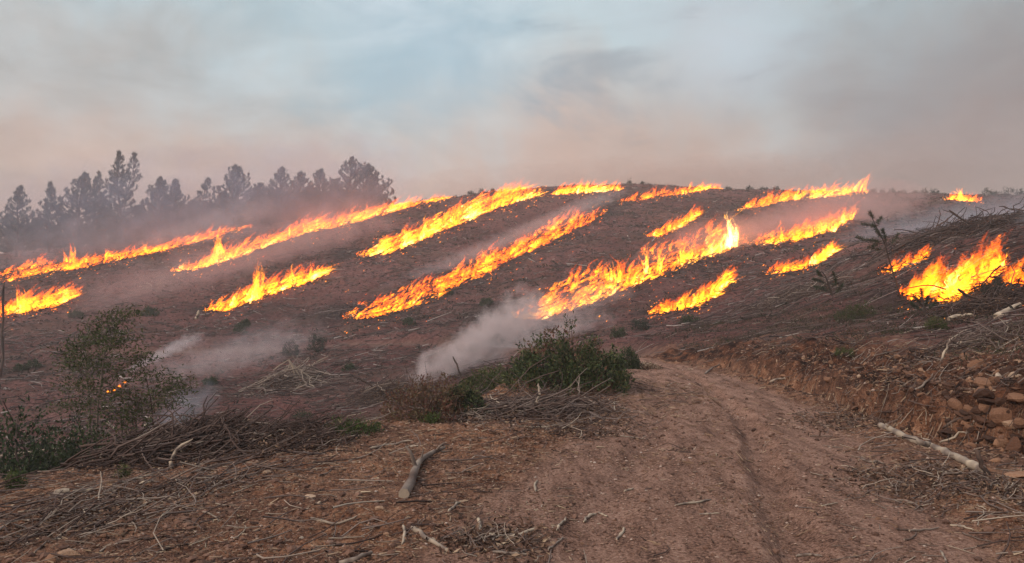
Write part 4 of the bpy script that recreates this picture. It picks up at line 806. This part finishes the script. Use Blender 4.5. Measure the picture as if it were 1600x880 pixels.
# leafy sapling at the left
def sapling():
    y = 15.5; P = lambda a, b, d=0: np.array(wp(a, b, y + d))
    bx, by = wp(150, 715, y)[:2]; base = np.array([bx, by, float(H(bx, by))]); root = empty('leafy_sapling', base, 'thin leafy sapling with several stems rising out of the hollow at the left', 'sapling')
    stems = [[base, P(154,660), P(160,600), P(163,560), P(172,515), P(205,484)], [base + [-.1, 0, 0], P(143,650,.2), P(137,590,.2), P(136,560,.2), P(146,520,.2)],
             [P(160,600), P(185,580,-.1), P(215,560,-.2), P(228,548,-.2)], [base + [.6, .1, 0], P(215,680,.1), P(216,640,.1), P(235,600,.1), P(285,592,.1)], [P(137,590,.2), P(122,570,.1), P(108,548)],
             [P(163,560), P(180,540,.1), P(196,522,.1)], [P(216,640,.1), P(200,605,.1), P(215,585,.1), P(245,582,.1)], [P(154,660), P(120,640), P(95,632)], [P(163,560), P(150,530), P(158,500)], [P(216,640,.1), P(250,625,.1), P(272,622,.1)]]
    for k, s in enumerate(stems):
        m_ = MB(); m_.tubes(curve_pts(s, 12), np.linspace(1, .25, 12) * (.026 if k < 2 else .013), 5, .55 if k < 2 else .4); m_.build('stem', M['wood'], root)
    cl = [(200,488,24,9),(185,500,22,10),(165,505,24,12),(150,522,22,14),(135,535,22,12),(118,548,20,14),(110,566,16,14),(172,535,24,14),(195,530,18,14),(210,556,20,12),(228,560,16,14),(130,570,18,14),(160,565,22,16),
          (190,580,22,12),(240,586,22,9),(272,596,22,10),(290,604,12,14),(255,612,20,12),(140,600,20,14),(112,600,14,12),(175,610,18,14),(205,615,20,12),(225,632,20,14),(270,628,18,12),(130,630,18,12),(100,632,16,10),(160,640,18,14),(198,648,22,12)]
    fo = MB(); tw = MB()
    for (a, b, w, h) in cl:
        n = int(w * h * .75); C = np.array([P(a, b, RNG.normal() * .25)]) + RNG.normal(size=(n, 3)) * np.array([w * .55, 22, h * .6]) * y / FPX
        fo.leaves(C, RNG.normal(size=(n, 3)) + [.5, 0, -.1], RNG.uniform(.05, .11, n), .028, np.clip(RNG.normal(.5, .22, n), 0, 1))
        for q in range(6): tw.tubes(curve_pts([C[q], C[q] * .5 + C[-q - 1] * .5, C[-q - 1]], 3), np.array([.005, .004, .003]), 3, .5)
    tag(fo.build('foliage', M['wattle'], root, smooth=False), kind='stuff'); tw.build('twigs', M['twig'], root)
sapling()
# thin young pine at the right
def young_pine(label, base_px, pts, boughs, y, tuft=.16, dead=()):
    P = lambda a, b, d=0: np.array(wp(a, b, y + d))
    root = empty('young_pine', P(*base_px), label, 'young pine'); root.location.z -= .05
    m_ = MB(); C = curve_pts([P(*p) for p in pts], 14); m_.tubes(C, np.linspace(1, .3, 14) * .036, 6, .25); m_.build('trunk', M['bark'], root)
    for k, (q, w) in enumerate(boughs):
        c = curve_pts([P(a, b, .1 * math.sin(k * 2)) for a, b in q], 9); m_ = MB(); m_.tubes(c, np.linspace(1, .4, 9) * .012, 4, .25); bo = m_.build('bough', M['bark'], root)
        f = MB(); n = int(330 * w); s = RNG.uniform(.25, 1, n) * 8; i = np.minimum(s.astype(int), 7); ax = c[i + 1] - c[i]; ax /= np.linalg.norm(ax, axis=1, keepdims=True)
        f.leaves(c[i] + (c[i + 1] - c[i]) * (s - i)[:, None], ax * .8 + RNG.normal(size=(n, 3)) * .7, RNG.uniform(.6, 1.2, n) * tuft, tuft * .11, np.full(n, .97) if k in dead else RNG.uniform(.3, .95, n))
        f = f.build('needles', M['needle'], bo, smooth=False)
        tag(f, kind='stuff')
    return root
young_pine('thin young pine standing in the open on the crest right of the bend', (1408, 470), [(1408,470),(1400,440),(1391,410),(1383,380),(1372,358),(1363,338)],
  [([(1366,345),(1364,338),(1361,332)], .4), ([(1374,352),(1362,352),(1349,350)], .35), ([(1382,376),(1362,376),(1341,371)], 1.0), ([(1384,380),(1374,365),(1366,352)], .9), ([(1386,384),(1384,370),(1380,360)], .7), ([(1390,405),(1402,398),(1412,392)], .3), ([(1386,388),(1372,390),(1358,386)], .5), ([(1370,354),(1374,346),(1378,340)], .3), ([(1388,382),(1398,376),(1404,366)], .45),([(1380,376),(1372,380),(1366,384)], .5)], 26, .13, dead=(5,))
young_pine('broken young pine top leaning out of the brush above the cut bank', (1290, 462), [(1300,462),(1296,448),(1290,432),(1284,424)],
  [([(1300,458),(1288,452),(1274,448)], .8), ([(1296,446),(1284,440),(1272,436)], .8), ([(1290,434),(1282,430),(1278,424)], .6), ([(1298,452),(1306,440),(1302,426)], .8), ([(1300,460),(1310,454),(1316,444)], .6)], 24, .11)
young_pine('low dark young pine standing before the near fire', (1445, 492), [(1445,492),(1443,478),(1440,462)],
  [([(1445,488),(1432,480),(1424,474)], .9), ([(1444,480),(1434,470),(1428,462)], .8), ([(1445,486),(1456,478),(1462,470)], .9), ([(1442,468),(1440,460),(1439,452)], .7), ([(1444,484),(1448,472),(1450,464)], .8)], 21, .09)
stick('bare_trunk', [(3,590),(6,520),(5,440)], 5, .3, 'thin bare reddish trunk standing upright at the very left edge', 'bare trunk', up=True, forks=((.55, 14, -10, 2), (.7, -10, -14, 2)))
bush('green scrub clump on the slope above the cut bank', at(1340, 500), 1.5, .55, 170, .05, .1, .7, per=18, mat='wattle', stems=8, tipv=.6, spiky=.4)
bush('small green bush between the cut bank and the near fire', at(1462, 516), .55, .36, 90, .04, .3, .9, per=18, mat='wattle', stems=8)
bush('yellow green tuft on the lip of the cut bank', at(1318, 556), .42, .16, 60, .04, .5, 1, per=12, mat='grass', name='weed_tuft', cat='weed', lw=.2)
bush('dark bush screening the fire at the far right edge', at(1560, 462), .95, .5, 200, .04, .0, .5, per=18, stems=10, tipv=.4, mat='needle')

# ------------------------------------------------------------------ single branches, sticks and logs
stick('forked_branch', [(632,778),(645,750),(657,727),(672,714),(694,704)], 15, .58, 'thick grey forked branch lying alone on the dirt beside the track', 'branch', forks=((.42, -16, -34, 8), (.85, 14, -14, 6), (.6, 6, -20, 4)), taper=.4, n=14)
HERO = [
 ([(631,820),(634,834),(631,849)], 5, .86, 'short pale stick pointing towards the forked grey branch above it'),
 ([(646,826),(670,842),(704,862)], 8, .75, 'splintered pale root just right of the short stick below the forked branch'),
 ([(760,836),(800,838),(840,826)], 7, .88, 'longest pale peeled stick, lying crosswise at the bottom of the dirt apron'),
 ([(532,880),(560,873),(582,865)], 9, .68, 'thick grey stick cut off by the bottom edge of the view'),
 ([(488,810),(512,818),(536,816),(560,807)], 4.5, .68, 'thin stick curved like a bow on the reddish dirt'),
 ([(578,702),(610,696),(645,690)], 4, .82, 'straight thin pale stick on the crest of the apron above the forked branch'),
 ([(1053,789),(1085,785),(1110,780)], 4, .85, 'pale straight stick in the middle of the track'),
 ([(1091,802),(1122,801)], 3, .85, 'shorter pale stick just below the straight one in the track'),
 ([(911,815),(920,806),(931,803)], 5, .85, 'small pale bent stick near the left wheel track'),
 ([(934,800),(948,807)], 3.5, .8, 'small pale stick touching tips with the bent one'),
 ([(962,843),(971,832),(974,824)], 5, .85, 'small pale forked chip of wood near the bottom of the track'),
 ([(869,827),(876,818),(885,809)], 5, .88, 'bright stubby stick on the bare smooth patch of dirt'),
 ([(856,858),(868,848),(880,838)], 3.5, .65, 'thin grey stick slanting below the bright stubby one'),
 ([(770,862),(800,864),(825,867)], 5, .62, 'flat grey stick lying under the longest peeled stick'),
 ([(749,812),(750,830)], 6, .85, 'short pale peg of wood above the longest peeled stick'),
 ([(701,799),(710,792),(720,786)], 5, .8, 'pale knobbly root fragment right of the forked branch foot'),
 ([(837,768),(836,756),(840,751)], 4, .75, 'short curved pale twig on the apron near the track'),
 ([(974,767),(990,763)], 3.5, .8, 'tiny pale splinter pair left of the wheel track'),
 ([(345,709),(365,699),(388,689)], 10, .80, 'thick pale cut stick on the slope right of the root pile'),
 ([(91,775),(112,771)], 10, .85, 'short fat pale log piece left of another like it'),
 ([(118,771),(150,767)], 8, .85, 'pale log piece lying end to end with a shorter one'),
 ([(96,840),(112,828),(130,818)], 5, .7, 'slanting pale stick in the lower left litter'),
 ([(182,759),(215,750),(246,742)], 5, .72, 'long pale stick along the lower edge of the root pile'),
 ([(222,758),(245,753)], 7, .85, 'flat pale slab of wood just below the long pale stick'),
 ([(186,848),(215,845),(238,842),(270,836)], 4, .35, 'long thin dark root at the lower left'),
 ([(250,860),(275,855),(300,850)], 4, .3, 'dark root below and right of the long thin dark one'),
 ([(256,808),(266,798),(273,788)], 3, .75, 'thin Y-shaped twig on the open dirt left of centre'),
 ([(280,752),(300,760),(330,748)], 4, .6, 'grey branch among the chips right under the root pile'),
 ([(60,862),(100,838),(128,815)], 3.5, .6, 'long grey twig crossing the litter in the lower left corner'),
 ([(0,832),(30,812),(58,804)], 4, .6, 'grey twig entering from the left edge near the bottom'),
 ([(300,740),(345,728),(400,716)], 5, .55, 'brown root running along the crest of the apron'),
 ([(355,735),(385,722),(410,716)], 4, .4, 'dark bluish stick lying on the crest of the apron'),
 ([(500,745),(515,738),(523,732)], 3, .4, 'short dark twig above the flat pale stone'),
 ([(1465,738),(1495,738),(1528,739)], 5, .85, 'thin bleached stick under the lower end of the pale log'),
 ([(1465,692),(1490,686),(1512,680)], 4, .8, 'orange tinted splinter of wood behind the pale log'),
 ([(1506,684),(1516,674),(1526,664)], 4, .6, 'short grey stick slanting behind the pale log'),
 ([(1470,672),(1505,666),(1545,660)], 5, .35, 'dark stick at the foot of the cut bank'),
 ([(1482,502),(1500,499),(1518,496)], 9, .85, 'pale peeled chunk of wood on the slope above the cut bank'),
 ([(1556,500),(1575,490),(1594,481)], 11, .8, 'reddish pale log end on the slope at the right edge'),
 ([(1560,468),(1590,470)], 5, .65, 'grey branch lying before the fire at the right edge'),
 ([(1480,820),(1500,823),(1515,828)], 4, .8, 'pale stick on the dark shoulder in the lower right'),
 ([(1240,868),(1262,866),(1280,868)], 5, .6, 'weathered stick at the bottom right of the track'),
 ([(1396,826),(1412,828),(1428,828)], 4, .3, 'dark flat stick beside the yellowish soil at lower right'),
 ([(1464,860),(1470,870),(1475,884)], 4, .75, 'thin pale stick running off the bottom edge at the right'),
 ([(1575,770),(1600,766)], 5, .8, 'pale stick at the right edge below the big stones'),
 ([(1100,585),(1110,578),(1125,572)], 3, .7, 'pale stick where the track bends'),
 ([(1202,598),(1216,600),(1226,598)], 4, .75, 'pale piece of root on the right verge of the bend'),
 ([(700,632),(690,620),(672,616)], 3, .6, 'thin arching stem over the bright green weed tuft'),
 ([(1340,715),(1352,722),(1372,722)], 4, .6, 'broken stick on the right edge of the track'),
]
for (path, w, v, lab) in HERO: stick('loose_stick', path, w, v, lab)
lg = [(1373,667),(1400,681),(1430,694),(1452,700),(1478,712),(1505,726),(1532,738)]
stick('pale_log', lg, 10.2, .76, 'long pale peeled log with dark bands at the foot of the cut bank', 'log', taper=1.1, forks=((.12, -6, -8, 6), (.62, 8, 12, 4)), n=34, sides=10)
# darker bark bands left on the log
UPS = [
 ([(1542,750),(1532,726),(1520,702)], 9, .30, 'dark brown split stake leaning over the end of the pale log'),
 ([(1450,658),(1465,634),(1480,610)], 4, .72, 'thin straight pole leaning against the red cut bank'),
 ([(1426,616),(1440,602),(1456,584)], 4, .6, 'pale root hanging down the cut bank left of the thin pole'),
 ([(1468,566),(1476,548),(1483,530)], 4, .82, 'short pale stick stuck upright on the lip of the cut bank'),
 ([(270,732),(272,716),(282,700),(304,684)], 6, .85, 'pale curved branch arching against the big root pile'),
 ([(243,684),(236,672),(230,662)], 6, .95, 'whitest stake sticking up out of the big root pile'),
 ([(250,680),(246,672),(240,666)], 4, .9, 'shorter white prong right beside the whitest stake'),
 ([(230,662),(238,650),(241,634)], 4, .75, 'thin crooked pale stick standing above the whitest stake'),
 ([(262,684),(284,655),(306,632)], 5, .12, 'dark bare branch slanting up out of the root pile'),
 ([(281,690),(280,668),(281,645)], 4, .2, 'short dark upright branch in the root pile'),
 ([(184,672),(176,664),(169,656)], 4, .85, 'small pale peg on top of the left shoulder of the root pile'),
 ([(128,692),(129,678)], 4, .85, 'tiny white peg left of the root pile'),
 ([(308,632),(330,638),(358,648)], 3, .6, 'thin pale branch arching out of the smoke behind the root pile'),
 ([(722,596),(716,575),(708,556)], 3, .3, 'bare dark twig with side shoots above the reddish bush'),
 ([(306,500),(309,492),(311,486)], 6, .9, 'pale broken stump below the isolated fire'),
 ([(1476,436),(1480,424),(1484,412)], 4, .7, 'pale snag standing in front of the near fire'),
]
for (path, w, v, lab) in UPS: stick('standing_stick', path, w, v, lab, up=True)

# ------------------------------------------------------------------ stones
ST = [(417,740,9,.8,(1,.8,.55),'rounded pale stone on the crest of the apron'),(486,778,13,.85,(1,.5,.28),'flat pale stone slab left of the forked branch'),(500,786,5,.9,(1,.8,.6),'small whitish stone at the end of the flat slab'),
 (595,795,8,.75,(1,.8,.7),'rounded tan stone left below the forked branch'),(604,818,6,.6,(.7,.8,1),'upright reddish stone between two others below the forked branch'),(606,834,7,.7,(1,.8,.5),'lowest of the three reddish stones below the forked branch'),
 (472,840,4.5,.95,(1,.8,.7),'whitest little stone on the left half of the dirt'),(112,868,18,.72,(1,.8,.5),'large orange stone at the lower left corner'),(82,876,17,.55,(1,.8,.5),'darker orange stone left of the large orange one'),
 (1582,684,22,.74,(1,.7,.45),'big flat orange stone at the right edge'),(1560,702,13,.62,(.8,.7,1),'upright orange stone under the big flat orange one'),(1588,708,22,.30,(1,.8,.9),'dark brown boulder at the right edge'),
 (1585,746,26,.66,(1,.7,.30),'wide flat greyish slab lowest at the right edge'),(1556,722,11,.62,(1,.6,.4),'small wedge of stone left of the flat greyish slab'),(1447,688,11,.95,(1,.5,.22),'flat blue grey slate lying behind the pale log'),
 (1560,592,10,.92,(1,.9,.8),'pale round stone set in the top of the cut bank'),(1582,590,8,.85,(1,1,.9),'square pale stone beside the round one atop the cut bank'),(1514,598,9,.6,(1,.8,.7),'brown stone under the lip of the cut bank'),
 (1436,580,8,.7,(1,.8,.6),'tan stone in the cut bank right of the hanging root'),(1534,622,11,.5,(1,.8,.7),'reddish stone halfway up the cut bank'),(1402,562,9,.65,(1,.8,.6),'stone on the lip of the cut bank near its middle'),
 (798,795,3.5,.95,(1,.8,.7),'tiny white stone near the longest peeled stick'),(645,640,8,.7,(1,.7,.4),'angular stone among the roots left of the bright weed tuft'),(770,628,10,.9,(1,.7,.5),'pale grey stone at the edge of the mound'),
 (1225,596,6,.6,(1,.8,.5),'stone on the verge of the bend'),(1560,812,8,.55,(1,.5,.4),'reddish stone on the dark shoulder at the right'),(165,838,7,.5,(1,.8,.6),'brownish stone in the lower left litter'),(50,845,9,.3,(1,.8,.6),'dark stone near the left edge')]
for (px, row, s, v, sq, lab) in ST:
    b = pix1(px, row); k = b[1] / FPX; stone((b[0], b[1] + s * k * .4, b[2] + s * k * sq[2] * .35), s * k, lab, v=v, squash=sq)
def many_stones(n, gen, smin, smax, label, group, lab_cat='stone'):
    c = 0
    while c < n:
        x, y = gen(); s = random.uniform(smin, smax) * (1 if random.random() < .8 else 1.6)
        stone((x, y, float(H(x, y)) - s * .12), (s, s * random.uniform(.7, 1), s * random.uniform(.5, 1)), label, group, name='stone'); c += 1
def g_bank(x0=1240, x1=1600, r0=545, r1=700):
    while 1:
        px = random.uniform(x0, x1); row = random.uniform(r0, r1); p = pix1(px, row); _, sd, _, _, _, _ = fields(np.array([p[0]]), np.array([p[1]]))
        if -.25 < sd[0] < 1.6 and p[0] > 3: return p[0], p[1]
def g_px(x0, x1, r0, r1):
    def f():
        p = pix1(random.uniform(x0, x1), random.uniform(r0, r1)); return p[0], p[1]
    return f
many_stones(35, lambda: g_bank(1480, 1600, 545, 625), .04, .15, 'angular brown stone in the upper face of the tallest part of the cut bank', 'stones high in the tall end of the cut bank')
many_stones(35, lambda: g_bank(1480, 1600, 625, 700), .04, .15, 'angular dark stone low in the face of the tallest part of the cut bank', 'stones low in the tall end of the cut bank')
many_stones(28, lambda: g_bank(1370, 1480), .04, .12, 'reddish stone in the middle stretch of the cut bank', 'stones in the middle of the cut bank')
many_stones(17, lambda: g_bank(1250, 1370), .04, .10, 'small stone in the low part of the cut bank towards the bend', 'stones in the low end of the cut bank')
many_stones(38, g_px(1500, 1600, 665, 735), .03, .09, 'broken orange stone in the rubble at the foot of the cut bank on the right', 'rubble stones at the foot of the bank')
many_stones(60, g_px(40, 860, 745, 880), .014, .034, 'small loose stone lying on the reddish dirt left of the track', 'loose stones on the apron')
many_stones(18, g_px(1300, 1600, 740, 880), .014, .03, 'small loose stone on the dark shoulder right of the track', 'loose stones on the shoulder')
many_stones(28, g_px(1150, 1420, 590, 690), .03, .07, 'small stone on the verge below the low part of the cut bank', 'stones on the verge')

# small broken stone and clods breaking out of the bank face
x = RNG.uniform(5, 9.5, 26000); y = RNG.uniform(7, 26, 26000); _, sd, road, bk, tm, u = fields(x, y); k = (sd > -.35) & (sd < 1.5) & (RNG.uniform(0, 1, len(x)) < np.clip(1.6 - y / 16, .15, 1)); x = x[k]; y = y[k]
N = len(x); Vi, Fi = I1; s = .012 + .05 * RNG.uniform(0, 1, N) ** 4
vv = Vi[None] * s[:, None, None] * RNG.uniform(.5, 1.25, (N, len(Vi), 1)) * RNG.uniform(.5, 1.2, (N, 1, 3)) + np.stack([x, y, H(x, y)], -1)[:, None]
g_ = MB(); g_.add(vv.reshape(-1, 3), None, (Fi[None] + (np.arange(N) * len(Vi))[:, None, None]).reshape(-1, 3), np.repeat(RNG.beta(1.2, 3.2, N), len(Vi)))  # low values paint the bank's shade into the rubble colour
tag(g_.build('bank_rubble', M['rock'], smooth=False), kind='stuff')
# roots and dead stems trailing down the bank face
x = RNG.uniform(5.4, 8.8, 900); y = RNG.uniform(8, 25, 900); _, sd, road, bk, tm, u = fields(x, y); k = (sd > .1) & (sd < 1.7); x = x[k]; y = y[k]; N = len(x); g_ = MB(); L = RNG.uniform(.1, .55, N)
lay(g_, x, y, L, RNG.normal(size=N) * .8 + .2, .002 + L * .008, RNG.uniform(.1, .8, N), n=6, sides=3, bend=.15, lift=.01, pitch=RNG.normal(size=N) * .15, jit=.05)
tag(g_.build('bank_roots', M['twig']), kind='stuff')

# loose sticks that nothing tells apart, region by region
def many_sticks(n, x0, x1, r0, r1, L, w, v, label, group, spread=.8, mean=.3):
    protos = []
    for q in range(6):
        m_ = MB(); P = np.stack([np.linspace(-.5, .5, 7), RNG.normal() * .12 * (1 - np.linspace(-1, 1, 7) ** 2) + RNG.normal(size=7) * .012, RNG.normal(size=7) * .008], -1)
        m_.tubes(P, np.linspace(1, .6, 7) * RNG.uniform(.018, .034), 6, RNG.uniform(*v), caps=True); o = m_.build('loose_stick', M['wood']); protos.append(o.data); bpy.data.objects.remove(o)
    for k in range(n):
        p = pix1(random.uniform(x0, x1), random.uniform(r0, r1)); o = bpy.data.objects.new('loose_stick', protos[k % 6]); COL.objects.link(o)
        l = random.uniform(*L); a = random.gauss(mean, spread); e = l * .5
        dz = float(H(p[0] + math.cos(a) * e, p[1] + math.sin(a) * e) - H(p[0] - math.cos(a) * e, p[1] - math.sin(a) * e)); zc = max(float(H(p[0], p[1])), .5 * float(H(p[0] + math.cos(a) * e, p[1] + math.sin(a) * e) + H(p[0] - math.cos(a) * e, p[1] - math.sin(a) * e)))
        o.location = (p[0], p[1], zc + l * .012); o.rotation_euler = (0, -math.atan2(dz, l), a); s = random.uniform(.7, 1.5) * w; o.scale = (l, l * .8 * s, l * .8 * s)
        tag(o, label, 'stick', group)
many_sticks(70, 60, 560, 700, 860, (.10, .32), .9, (.35, .95), 'small weathered stick in the litter on the left part of the dirt apron', 'sticks in the left litter')
many_sticks(40, 560, 900, 700, 880, (.07, .20), .9, (.45, .95), 'small weathered stick in the middle of the dirt apron', 'sticks on the middle of the apron')
many_sticks(60, 1280, 1600, 640, 880, (.10, .30), .9, (.3, .95), 'small stick on the littered shoulder right of the track', 'sticks on the right shoulder')
many_sticks(60, 1180, 1600, 490, 560, (.3, .9), .6, (.3, .9), 'branch among the litter on the slope above the cut bank', 'branches above the cut bank', .5, .5)
# ------------------------------------------------------------------ smoke and haze
def smoke(label, px0, r0, px1, r1, y, wpx, dens, col=(.86, .80, .79), nscale=1.0, thr=.10, taper=.35, depth=None, y1=None, group='smoke drifting over the hillside', step=1.0, name='smoke_plume'):
    a = np.array(wp(px0, r0, y)); b = np.array(wp(px1, r1, y1 or y)); c = (a + b) / 2; d = b - a; Ln = np.linalg.norm(d) / 2; k = c[1] / FPX
    V, F = I2; me = bpy.data.meshes.new(name); me.from_pydata((V * 1.04).tolist(), [], F.tolist())
    m = bpy.data.materials.new('smoke'); m.use_nodes = True; nt = m.node_tree; nt.nodes.clear(); L = nt.links.new
    m.cycles.volume_step_rate = .5
    out = nt.nodes.new('ShaderNodeOutputMaterial'); pv = nt.nodes.new('ShaderNodeVolumePrincipled'); L(pv.outputs[0], out.inputs['Volume'])
    tc = nt.nodes.new('ShaderNodeTexCoord'); sx = nt.nodes.new('ShaderNodeSeparateXYZ'); L(tc.outputs['Object'], sx.inputs[0])
    geo = nt.nodes.new('ShaderNodeNewGeometry')
    sz = wpx * k / 2
    n = noise(nt, geo.outputs['Position'], nscale * 1.1 / sz, 6, .62, .5)
    t = mathn(nt, 'MULTIPLY', mathn(nt, 'ADD', sx.outputs[0], 1.0), .5)
    w = mathn(nt, 'ADD', mathn(nt, 'MULTIPLY', t, 1 - taper), taper)
    yy = mathn(nt, 'DIVIDE', sx.outputs[1], w); zz = mathn(nt, 'DIVIDE', sx.outputs[2], w)
    rad = mathn(nt, 'SQRT', mathn(nt, 'ADD', mathn(nt, 'MULTIPLY', yy, yy), mathn(nt, 'MULTIPLY', zz, zz)))
    endf = mathn(nt, 'SUBTRACT', 1.0, mathn(nt, 'POWER', mathn(nt, 'ABSOLUTE', sx.outputs[0]), 3.0), clamp=True)
    fall = mathn(nt, 'MULTIPLY', mathn(nt, 'SUBTRACT', 1.0, rad, clamp=True), endf)
    q = mathn(nt, 'SUBTRACT', mathn(nt, 'ADD', fall, mathn(nt, 'MULTIPLY', mathn(nt, 'SUBTRACT', n, .5), 2.2)), thr + .12)
    q = mathn(nt, 'MULTIPLY', q, mathn(nt, 'MULTIPLY', fall, 6.0, clamp=True))
    dn = mathn(nt, 'MULTIPLY', mathn(nt, 'MAXIMUM', q, 0.0), mathn(nt, 'DIVIDE', dens, mathn(nt, 'ADD', w, .15)))
    L(dn, pv.inputs['Density']); pv.inputs['Color'].default_value = (*col, 1); pv.inputs['Anisotropy'].default_value = .1
    me.materials.append(m); o = bpy.data.objects.new(name, me); COL.objects.link(o); o.location = c
    ang = math.atan2(d[2], d[0]); yaw = math.atan2(d[1], math.hypot(d[0], d[2]))
    R = Vector(d.tolist()).to_track_quat('X', 'Z').to_matrix().to_4x4()
    o.matrix_world = Matrix.Translation(c.tolist()) @ R @ Matrix.Diagonal((Ln, (depth or wpx * k) / 2, sz, 1))
    return tag(o, label, 'smoke', group, 'stuff')
smoke('thick pale plume of smoke pouring from behind the bushes in the middle', 612, 606, 860, 478, 33, 185, 1.05, col=(.93, .79, .77), nscale=3.2, thr=.17, taper=.22, y1=54, depth=5)
smoke('broad thin veil of smoke spreading up and right from the bushes in the middle', 650, 612, 960, 486, 36, 130, .42, col=(.93, .80, .79), nscale=2.6, thr=.14, taper=.4, y1=50, depth=5)
smoke('pinkish smoke drifting over the lower end of the long wide fire', 700, 560, 985, 458, 46, 125, .28, col=(.92, .72, .70), nscale=1.7, thr=.04, taper=.6, y1=62, depth=7)  # firelight on the smoke is put into its pink colour
smoke('thin bright wisp of smoke rising behind the leafy sapling', 178, 590, 322, 520, 36, 44, .9, col=(.90, .82, .84), nscale=2.4, thr=.20, taper=.2, y1=48, depth=2.5)
smoke('faint smoke lying over the hollow floor left of the dark bushes', 190, 600, 500, 520, 40, 120, .20, col=(.88, .78, .80), nscale=2.8, thr=.14, taper=.5, y1=58, depth=8)
smoke('bluish smoke hanging behind the root pile', 225, 690, 340, 600, 22, 80, .36, col=(.72, .76, .86), nscale=1.4, thr=.0, taper=.6, depth=3)
smoke('wide bank of smoke hiding the lower trunks of the pines', -80, 415, 660, 300, 110, 130, .10, col=(.84, .74, .82), nscale=2.0, thr=-.08, taper=.8, y1=136, depth=14)
smoke('thin bluish smoke veiling the crowns of the pines', -120, 345, 680, 255, 116, 190, .10, col=(.68, .70, .88), nscale=2.0, thr=-.15, taper=.85, y1=134, depth=10)
smoke('lighter patch of smoke in front of the middle pines', 190, 390, 440, 320, 116, 70, .12, col=(.92, .82, .84), nscale=1.6, thr=.0, taper=.6, depth=8)
smoke('pale smoke streaming off the upper side of the widest fire band', 560, 475, 985, 292, 76, 46, .17, col=(.90, .84, .86), nscale=2.0, thr=.0, taper=.7, y1=128, depth=6)
smoke('blue grey smoke filling the dip behind the brush windrow', 1290, 395, 1680, 320, 70, 110, .10, col=(.76, .78, .88), nscale=1.8, thr=-.05, taper=.7, y1=88, depth=14)
smoke('smoke rising behind the fire at the right edge', 1540, 430, 1660, 335, 36, 100, .26, col=(.80, .80, .86), nscale=1.5, thr=.0, taper=.6, depth=5)
smoke('smoke tinted fire-glow pink drifting between the fires on the upper right of the hill', 980, 430, 1440, 305, 74, 130, .14, col=(.95, .66, .62), nscale=1.8, thr=-.08, taper=.8, y1=118, depth=14)  # glow of the fires painted into the smoke colour
smoke('smoke tinted fire-glow pink hanging low between the fires on the left of the hill', 60, 500, 620, 330, 72, 120, .09, col=(.95, .66, .64), nscale=1.8, thr=-.08, taper=.8, y1=124, depth=14)  # pink colour stands in for firelight scattered by the smoke
smoke('reddish smoke rising off the ridge behind the fires', 560, 310, 1320, 268, 172, 100, .075, col=(.88, .66, .58), nscale=2.0, thr=-.15, taper=.9, y1=178, depth=20)
smoke('tall brown smoke leaning over behind the right half of the ridge', 980, 300, 1700, 255, 186, 160, .055, col=(.70, .58, .54), nscale=2.2, thr=-.05, taper=.7, y1=180, depth=26)
# even haze in the air
V_ = np.array([(x, y, z) for x in (-660, 660) for y in (-660, 660) for z in (-19, 46)], float)
me = bpy.data.meshes.new('haze'); me.from_pydata(V_.tolist(), [], [(0,1,3,2),(4,6,7,5),(0,4,5,1),(2,3,7,6),(0,2,6,4),(1,5,7,3)])
m = bpy.data.materials.new('haze'); m.use_nodes = True; nt = m.node_tree; nt.nodes.clear()
out = nt.nodes.new('ShaderNodeOutputMaterial'); pv = nt.nodes.new('ShaderNodeVolumePrincipled'); nt.links.new(pv.outputs[0], out.inputs['Volume'])
pv.inputs['Density'].default_value = .0013; pv.inputs['Color'].default_value = (.93, .87, .85, 1); pv.inputs['Anisotropy'].default_value = 0.0
me.materials.append(m); hz = bpy.data.objects.new('haze', me); COL.objects.link(hz); tag(hz, kind='stuff')
